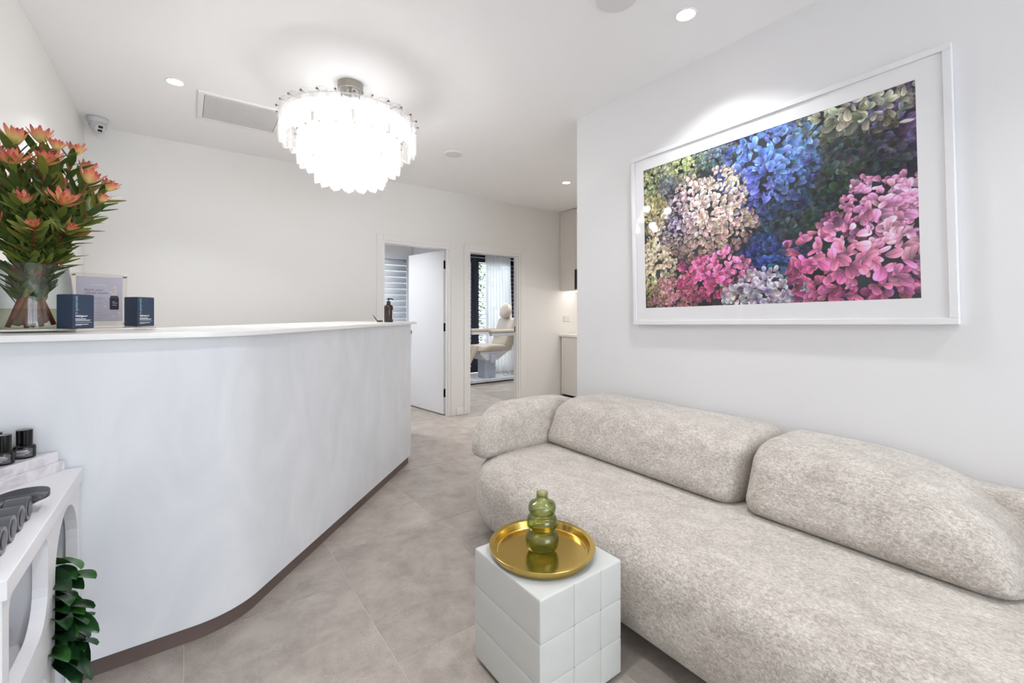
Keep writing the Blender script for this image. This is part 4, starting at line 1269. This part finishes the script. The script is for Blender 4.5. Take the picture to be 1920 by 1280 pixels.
MB().lathe([(0.0515, 0.011), (0.0515, 0.026), (0.050, 0.028)], 40).build('lid', 'tubegrey', tn, auto=False)
tag(MB().box(-0.05, 0.05, -0.04, 0.04, 0, 0.03).build('white_block', 'laminate', loc=(-0.50, 1.74 - 0.14, CH), bevel=0.002), 'small white display block on the console beside the marble riser', 'block')

# ------------------------------------------------------------------ things on the counter
VX, VY = -0.452, 2.35
va = thing('flower_vase', 'clear tapered glass vase holding the protea stems on the counter', 'vase', (VX, VY, CT))
prof = [(0.112, 0.0), (0.117, 0.004), (0.116, 0.03), (0.108, 0.13), (0.097, 0.245), (0.0965, 0.249), (0.0935, 0.249), (0.094, 0.245), (0.104, 0.13), (0.112, 0.03), (0.108, 0.012)]
MB().lathe(prof, 56).build('glass', 'vaseglass', va, smooth=True)
MB().lathe([(0.107, 0.0135), (0.1105, 0.03), (0.1075, 0.085)], 48).build('water', 'water', va, smooth=True)

def leaf_mesh(length, width, curl, name, m, seg=5):
    vs, fs = [], []
    for i in range(seg + 1):
        t = i / seg
        wv = width * (math.sin(PI * (0.08 + 0.86 * t)) ** 0.9) * (0.6 if i == 0 else 1)
        z = curl * t * t
        for u in (-0.5, 0, 0.5):
            vs.append((wv * u, length * t, z + 0.18 * wv * abs(u) * 2))
    for i in range(seg):
        for j in range(2):
            a = i * 3 + j
            fs.append((a, a + 1, a + 4, a + 3))
    return MB().add(vs, fs).mesh(name, m, True)
PL = [leaf_mesh(0.078, 0.021, 0.010, 'leaf', 'pleaf'), leaf_mesh(0.062, 0.019, -0.006, 'leaf', 'pleaf'), leaf_mesh(0.088, 0.025, 0.016, 'leaf', 'pleaf')]
BR = [leaf_mesh(0.054, 0.0165, 0.012, 'bract', 'bract', 5), leaf_mesh(0.046, 0.014, 0.010, 'bract', 'bract', 5)]
rf = random.Random(21)
heads = [((30, 268), 2.18, 1.15, 0), ((76, 266), 2.26, 1.05, 0), ((-12, 292), 2.22, 1.1, 0), ((26, 306), 2.12, 1.0, 1), ((86, 308), 2.16, 1.0, 1), ((140, 290), 2.30, 0.95, 0),
         ((160, 325), 2.34, 0.95, 0), ((164, 342), 2.20, 1.1, 0), ((200, 356), 2.30, 1.0, 0), ((119, 382), 2.12, 1.05, 1), ((113, 352), 2.26, 0.9, 0), ((55, 330), 2.34, 0.95, 0),
         ((-30, 350), 2.16, 1.0, 1), ((5, 345), 2.32, 1.0, 0), ((98, 300), 2.38, 0.95, 0), ((45, 380), 2.10, 0.8, 0), ((-5, 420), 2.14, 0.85, 0), ((150, 400), 2.36, 0.85, 0), ((188, 378), 2.20, 0.7, 0), ((62, 425), 2.04, 0.6, 0), ((128, 430), 2.12, 0.6, 0), ((105, 280), 2.2, 0.8, 0)]
names = ['orange protea stem with open bracts in the glass vase', 'orange protea stem showing a pale green centre in the glass vase']
special = {8: 'protea stem arching furthest out over the navy cartons, pale orange flower', 5: 'protea stem rising on its own towards the security camera', 0: 'tallest orange protea stem in the glass vase',
           9: 'low protea stem with wide open cream flower and green centre, on the carton side', 7: 'protea stem with full orange flower just below the arching cluster', 6: 'slim protea stem with small orange flower in the cluster near the wall corner',
           18: 'small protea tucked under the stem that arches over the cartons', 19: 'smallest half open protea low in the bouquet just above the vase rim', 20: 'small protea low on the carton side of the bouquet',
           10: 'protea stem with dark red orange flower half hidden among the leaves'}
for hi, (px, Yh, sc, openf) in enumerate(heads):
    hp = on_y(px[0], px[1], Yh + 0.115)
    if hp.x < -0.575: hp.x = -0.575
    a = rf.uniform(0, 2 * PI)
    dirx = Vector((hp.x - VX, hp.y - VY, 0))
    bpos = Vector((VX, VY, CT + rf.uniform(0.016, 0.05))) - dirx * 0.25 + Vector((0.035 * math.cos(a), 0.035 * math.sin(a), 0))
    mid = Vector((VX, VY, 0)) + dirx * rf.uniform(0.18, 0.3); mid.z = CT + 0.30
    o = thing('protea_stem', special.get(hi, names[openf]), 'flower', tuple(bpos), 0, 'protea stems in the glass vase')
    B0, B1, B2 = Vector((0, 0, 0)), mid - bpos, hp - bpos
    bez = lambda t: (1 - t) ** 2 * B0 + 2 * t * (1 - t) * B1 + t * t * B2
    der = lambda t: (2 * (1 - t) * (B1 - B0) + 2 * t * (B2 - B1)).normalized()
    thick = hi in (0, 4, 8, 11, 3)
    pts = [tuple(bez(i / 14)) for i in range(15)]
    rad = [(0.010 if thick else 0.0055) * (1 - 0.75 * min(1, i / 9)) + 0.0022 for i in range(15)]
    MB().tube(pts, rad, 8).build('stem', 'bark' if thick else 'pstem', o, smooth=True)
    nl = 56
    for k in range(nl):
        t = 0.14 + 0.83 * (k + rf.random()) / nl
        ph = k * 2.4 + rf.uniform(-0.4, 0.4)
        tg = der(t); s1 = tg.cross(Vector((0.3, 1, 0.2))).normalized(); s2 = tg.cross(s1)
        out = s1 * math.cos(ph) + s2 * math.sin(ph)
        d = (tg * rf.uniform(0.7, 1.2) + out * rf.uniform(0.45, 0.9)).normalized()
        pos = bez(t)
        s = rf.uniform(0.8, 1.25)
        wt = bpos + pos + d * 0.08
        if wt.x < XL + 0.02: continue
        if wt.z < CT + 0.25 and math.hypot(wt.x - VX, wt.y - VY) > 0.085: continue
        inst('leaf', PL[k % 3], o, basis(pos, d, out, (s, s, s)))
    fh = MB().sphere((0, 0.008, 0), 0.011, 12, 8, (1, 1.2, 1))
    axis = (der(1.0) + (Vector((0.0, -0.5, 0.1)) if openf else Vector((0, 0, 0.35)))).normalized()
    F = inst('flower_head', fh.mesh('flower_head', 'pcore', True), o, basis(B2, axis, (0.2, 1, 0.1), (sc, sc, sc)))
    spread = 1.15 if openf else 0.8
    for ringi, (nb, el, s0) in enumerate(((10, 0.95, 1.0), (9, 0.65, 0.95), (6, 0.38, 0.75))):
        for k in range(nb):
            ph = 2 * PI * k / nb + 0.4 * ringi
            e = el * spread + rf.uniform(-0.1, 0.1)
            d = Vector((math.sin(e) * math.cos(ph), math.cos(e), math.sin(e) * math.sin(ph)))
            up = Vector((-math.cos(e) * math.cos(ph), math.sin(e), -math.cos(e) * math.sin(ph)))
            s = s0 * rf.uniform(0.85, 1.15)
            inst('bract', BR[ringi % 2], F, basis(Vector((0.006 * math.cos(ph), -0.004 + 0.004 * ringi, 0.006 * math.sin(ph))), d, up, (s, s, s)))

# acrylic risers
def riser(x0, y0, rot, ln, wd, label):
    o = thing('acrylic_riser', label, 'riser', (x0, y0, CT), rot)
    MB().box(0, ln, 0, wd, 0.011, 0.014).build('plate', 'acrylic', o)
    for x in (0.0, ln - 0.012):
        MB().box(x, x + 0.012, 0, wd, 0, 0.011).build('foot', 'acrylic', o)
riser(-0.325, 2.165, 0.72, 0.30, 0.10, 'low clear acrylic riser under the two navy cartons')
BZ = CT + 0.0142
def carton(x, y, rot, label, word, group=None):
    o = thing('navy_carton', label, 'box', (x, y, BZ), rot)
    a, hh = 0.07, 0.122
    MB().box(0, a, 0, a, 0, hh).build('carton_body', 'card', o, bevel=0.0015)
    MB().box(0.004, a - 0.004, 0.006, a - 0.001, hh, hh + 0.0012).build('lid_flap', 'card', o)
    # right-hand face is local y = 0
    F = Matrix(((1, 0, 0, 0), (0, 0, -1, -0.0006), (0, 1, 0, 0), (0, 0, 0, 1)))
    text_obj('synternals', 0.0135, 'lettering', 'pale_ink', o, F @ Matrix.Translation((0.0155, 0.062, 0)) @ Matrix.Rotation(PI / 2, 4, 'Z'), 0.0001)
    n = 16
    MB().rings([[(0.0115 + r * math.cos(2 * PI * j / n), -0.0006, 0.055 + r * math.sin(2 * PI * j / n)) for j in range(n)] for r in (0.0038, 0.0028)], cap0=False, cap1=False).build('logo_mark', 'pale_ink', o)
    MB().box(0.009, 0.014, -0.0007, -0.0005, 0.0543, 0.0557).build('logo_bar', 'pale_ink', o)
    text_obj(word, 0.0085, 'product_name', 'white_ink', o, F @ Matrix.Translation((0.008, 0.042, 0)), 0.0003)
    ln = MB()
    for x1, z, h2 in ((0.042, 0.0345, 0.0016), (0.058, 0.0305, 0.0009), (0.055, 0.0275, 0.0009), (0.061, 0.0215, 0.0006), (0.050, 0.0145, 0.0014), (0.028, 0.0115, 0.0007)):
        ln.box(0.008, x1, -0.0008, -0.0004, z - h2 * 0.7, z + h2 * 0.7)
    ln.build('printed_lines', 'white_ink', o)
carton(-0.323, 2.193, math.radians(45), 'navy supplement carton beside the flower vase', 'NADglow+')
carton(-0.161, 2.409, math.radians(42), 'navy supplement carton on the riser end away from the flower vase', 'AgEscape-3')
# flyer in an acrylic block holder
A_, B_ = on_y(141, 610, 2.53), on_y(231, 608, 2.60)
fy = thing('flyer_holder', 'clear acrylic block holder with a lilac flyer on the counter', 'flyer holder', (A_.x, A_.y, BZ), math.atan2(B_.y - A_.y, B_.x - A_.x))
fw_ = math.hypot(B_.x - A_.x, B_.y - A_.y); fh_ = 0.222
for y0, y1 in ((-0.009, -0.0012), (0.0012, 0.009)):
    MB().box(-0.012, fw_ + 0.012, y0, y1, 0.0, fh_).build('acrylic_sheet', 'acrylic', fy, bevel=0.001)
for x, z in ((-0.005, 0.008), (-0.005, fh_ - 0.008), (fw_ + 0.005, fh_ - 0.008), (fw_ + 0.005, 0.008)):
    MB().tube([(x, -0.010, z), (x, 0.010, z)], 0.004, 10).build('magnet', 'chrome', fy)
fl_ = MB().box(0.003, fw_ - 0.003, -0.0008, 0.0008, 0.02, fh_ - 0.012).build('flyer', 'flyer', fy)
F = Matrix(((1, 0, 0, 0), (0, 0, -1, -0.0010), (0, 1, 0, 0), (0, 0, 0, 1)))
k = fw_ / 0.16
text_obj('synternals', 0.014, 'lettering', 'white_ink', fl_, F @ Matrix.Translation((0.075 * k, 0.172, 0)), 0.0001, 'CENTER')
text_obj('Spark your', 0.014, 'lettering', 'dark_ink', fl_, F @ Matrix.Translation((0.028 * k, 0.150, 0)))
text_obj('cellular health.', 0.014, 'lettering', 'dark_ink', fl_, F @ Matrix.Translation((0.028 * k, 0.137, 0)))
ln = MB()
for x1, z in ((0.095, 0.122), (0.088, 0.117), (0.082, 0.112), (0.09, 0.098), (0.088, 0.058), (0.105, 0.046), (0.092, 0.034), (0.085, 0.026)):
    ln.box(0.028 * k, x1 * k, -0.0012, -0.0009, z - 0.0006, z + 0.0006)
ln.build('printed_lines', 'grey_ink', fl_)
jar = [(x * k, -0.0012, z) for x, z in ((0.112, 0.074), (0.114, 0.070), (0.142, 0.070), (0.144, 0.074), (0.144, 0.122), (0.141, 0.127), (0.141, 0.131), (0.115, 0.131), (0.115, 0.127), (0.112, 0.122))]
MB().add(jar, [tuple(range(10))]).build('printed_jar', 'jarprint', fl_)
ln = MB()
for x0, x1, z in ((0.121, 0.131, 0.105), (0.121, 0.138, 0.099), (0.121, 0.136, 0.09)):
    ln.box(x0 * k, x1 * k, -0.0015, -0.0013, z - 0.0009, z + 0.0009)
ln.build('jar_lettering', 'white_ink', fl_)
for x, z, a in ((0.122, 0.136, 0.3), (0.131, 0.140, -0.5), (0.117, 0.147, 0.5), (0.134, 0.150, -0.9), (0.128, 0.166, 1.4), (0.132, 0.167, -0.9), (0.098, 0.083, 0.1), (0.146, 0.056, -0.2), (0.126, 0.042, 0.5)):
    pl_ = [(x * k + 0.0055 * math.cos(t) * math.cos(a) - 0.0025 * math.sin(t) * math.sin(a), -0.0014, z + 0.0055 * math.cos(t) * math.sin(a) + 0.0025 * math.sin(t) * math.cos(a)) for t in [2 * PI * j / 12 for j in range(12)]]
    MB().add(pl_, [tuple(range(12))]).build('printed_capsule', 'pill', fl_)

# pump bottle and small card tray at the far end of the counter
pbp = Vector((1.265, 3.315, CT))
pb = thing('pump_bottle', 'dark brown pump bottle with cream label on the counter end', 'bottle', tuple(pbp), math.radians(42))
MB().lathe([(0.032, 0), (0.034, 0.003), (0.034, 0.118), (0.031, 0.126), (0.016, 0.137), (0.013, 0.139)], 32).build('bottle_body', 'shampoo', pb, smooth=True)
MB().lathe([(0.0145, 0.138), (0.0145, 0.158), (0.010, 0.162)], 24).build('collar', 'blackgloss', pb)
MB().tube([(0, 0, 0.16), (0, 0, 0.176)], 0.005, 10).lathe([(0.011, 0.176), (0.012, 0.182), (0.010, 0.185)], 20).tube([(0, 0, 0.180), (0.012, -0.012, 0.181), (0.026, -0.026, 0.176)], 0.0045, 8).build('pump_head', 'blackgloss', pb)
n = 12
ringl = lambda r, z, a0, a1: [(r * math.cos(a), r * math.sin(a), z) for a in [a0 + (a1 - a0) * i / n for i in range(n + 1)]]
MB().rings([ringl(0.0345, 0.022, -1.75, -0.1), ringl(0.0345, 0.092, -1.75, -0.1)], closed=False, cap0=False, cap1=False).build('label', 'label', pb, smooth=True)
for a0, a1, z0, z1 in ((-1.4, -1.15, 0.045, 0.06), (-1.2, -0.8, 0.036, 0.05), (-1.05, -0.8, 0.055, 0.08)):
    MB().rings([ringl(0.0348, z0, a0, a1), ringl(0.0348, z1, a0, a1)], closed=False, cap0=False, cap1=False).build('label_print', 'taupe', pb, smooth=True)
ctp = Vector((1.14, 3.20, CT))
ct = thing('card_tray', 'small cream tray with four dark droplets on the counter beside the pump bottle', 'tray', tuple(ctp), math.radians(46))
MB().box(-0.05, 0.075, -0.018, 0.02, 0, 0.004).build('tray_plate', 'label', ct, bevel=0.001)
MB().add([(0.0, -0.014, 0.004), (0.07, -0.014, 0.004), (0.07, 0.016, 0.004), (0.0, 0.016, 0.004), (0.0, 0.006, 0.022), (0.06, 0.006, 0.022), (0.06, 0.012, 0.022), (0.0, 0.012, 0.022)], [(0, 3, 2, 1), (4, 5, 6, 7), (0, 1, 5, 4), (1, 2, 6, 5), (2, 3, 7, 6), (3, 0, 4, 7)]).build('card_block', 'label', ct)
for i in range(4):
    MB().lathe([(0.003, 0.004), (0.006, 0.008), (0.006, 0.011), (0.003, 0.017), (0.0007, 0.022)], 12, c=(-0.042 + i * 0.025, -0.0165)).build('droplet', 'shampoo', ct, smooth=True)
tag(MB().tube([(0, 0, 0), (-0.028, -0.02, 0.028), (-0.05, -0.036, 0.05)], [0.004, 0.003, 0.0012], 10).build('stylus', 'shampoo', loc=(ctp.x - 0.002, ctp.y - 0.002, CT + 0.0235 - 0.016), smooth=True), 'thin dark stick leaning up out of the cream tray on the counter', 'stick')

# ------------------------------------------------------------------ treatment chair
tc_ = thing('treatment_chair', 'white and beige reclining treatment chair on a column base behind the doorway', 'chair', (4.45, 6.72, 0))
def part(name, m, mb, **k): return mb.build(name, m, tc_, w=True, **k)
part('base_plate', 'chairwhite', MB().prism(rr(3.93, 4.98, 6.52, 6.98, (0.08,) * 4, 0, 6), 0.02, 0.075), bevel=0.01)
part('base_rubber', 'dark_plinth', MB().prism(rr(3.94, 4.97, 6.53, 6.97, (0.08,) * 4, 0, 6), 0.0, 0.02))
part('column', 'chaircol', MB().box(4.30, 4.54, 6.62, 6.86, 0.075, 0.50), bevel=0.01)
Yc0, Yc1 = 6.47, 7.0
def slab(pts, y0, y1, name, m, bevel=0.02):
    return part(name, m, MB().rings([[(x, y0, z) for x, z in pts], [(x, y1, z) for x, z in pts]]), bevel=bevel, seg=3)
slab([(4.15, 0.52), (4.28, 0.40), (4.52, 0.40), (4.72, 0.52), (4.80, 0.56), (4.15, 0.56)], Yc0 + 0.06, Yc1 - 0.06, 'seat_frame', 'chairwhite', 0.008)
slab([(4.12, 0.56), (4.80, 0.56), (4.80, 0.66), (4.60, 0.675), (4.20, 0.665)], Yc0 + 0.03, Yc1 - 0.03, 'seat_cushion', 'chairpad', 0.035)
slab([(4.13, 0.66), (4.08, 0.57), (3.86, 0.20), (3.80, 0.22), (3.99, 0.60), (4.06, 0.69)], Yc0 + 0.05, Yc1 - 0.05, 'leg_rest', 'chairpad', 0.025)
slab([(4.66, 0.66), (4.75, 0.58), (4.84, 0.66), (4.97, 1.09), (4.93, 1.16), (4.84, 1.14)], Yc0 + 0.02, Yc1 - 0.02, 'backrest', 'chairpad', 0.035)
slab([(4.77, 0.55), (4.83, 0.56), (5.02, 0.98), (5.0, 1.04), (4.95, 1.02), (4.84, 0.66)], Yc0 + 0.05, Yc1 - 0.05, 'backrest_shell', 'chairwhite', 0.008)
hd = MB()
Mh = basis(Vector((4.84, 6.73, 1.28)), Vector((-0.9, 0, 0.25)))
nn = 24
hd.rings([[(0.15 * r * math.cos(2 * PI * j / nn), y * 0.8, 0.14 * r * math.sin(2 * PI * j / nn)) for j in range(nn)] for r, y in ((0.85, -0.05), (1.0, -0.035), (1.0, 0.0), (0.99, 0.003), (1.0, 0.006), (1.0, 0.04), (0.85, 0.055), (0.4, 0.06))]).xf(Mh)
part('headrest', 'chairpad', hd, smooth=True)
part('headrest_post', 'steel', MB().tube([(4.93, 6.73, 1.1), (4.88, 6.73, 1.26)], 0.02, 10))
for y0, y1, x0, x1 in ((Yc0 - 0.12, Yc0 - 0.01, 4.26, 4.98), (Yc1 + 0.01, Yc1 + 0.12, 4.26, 4.98)):
    part('armrest', 'chairpad', MB().box(x0, x1, y0, y1, 0.89, 0.95), bevel=0.02)
    part('armrest_support', 'chairwhite', MB().box(x0 + 0.02, x1 - 0.02, y0 + 0.01, y1 - 0.01, 0.84, 0.89), bevel=0.008)
    ym = (y0 + y1) / 2
    part('armrest_bracket', 'chairwhite', MB().tube([(4.90, ym, 0.85), (4.80, ym + (0.05 if y0 < 6.7 else -0.05), 0.60)], 0.022, 8))
part('control_box', 'chaircol', MB().box(4.34, 4.42, Yc0 + 0.0, Yc0 + 0.055, 0.36, 0.50), bevel=0.006)
cp = [Vector((4.46, 6.61, 0.36)), Vector((4.55, 6.55, 0.20)), Vector((4.68, 6.53, 0.105)), Vector((4.82, 6.56, 0.10)), Vector((4.92, 6.70, 0.12)), Vector((4.97, 6.95, 0.2))]
part('cable', 'chairwhite', MB().tube([tuple(p) for p in cp], 0.009, 8), smooth=True)

bpy.context.view_layer.update()
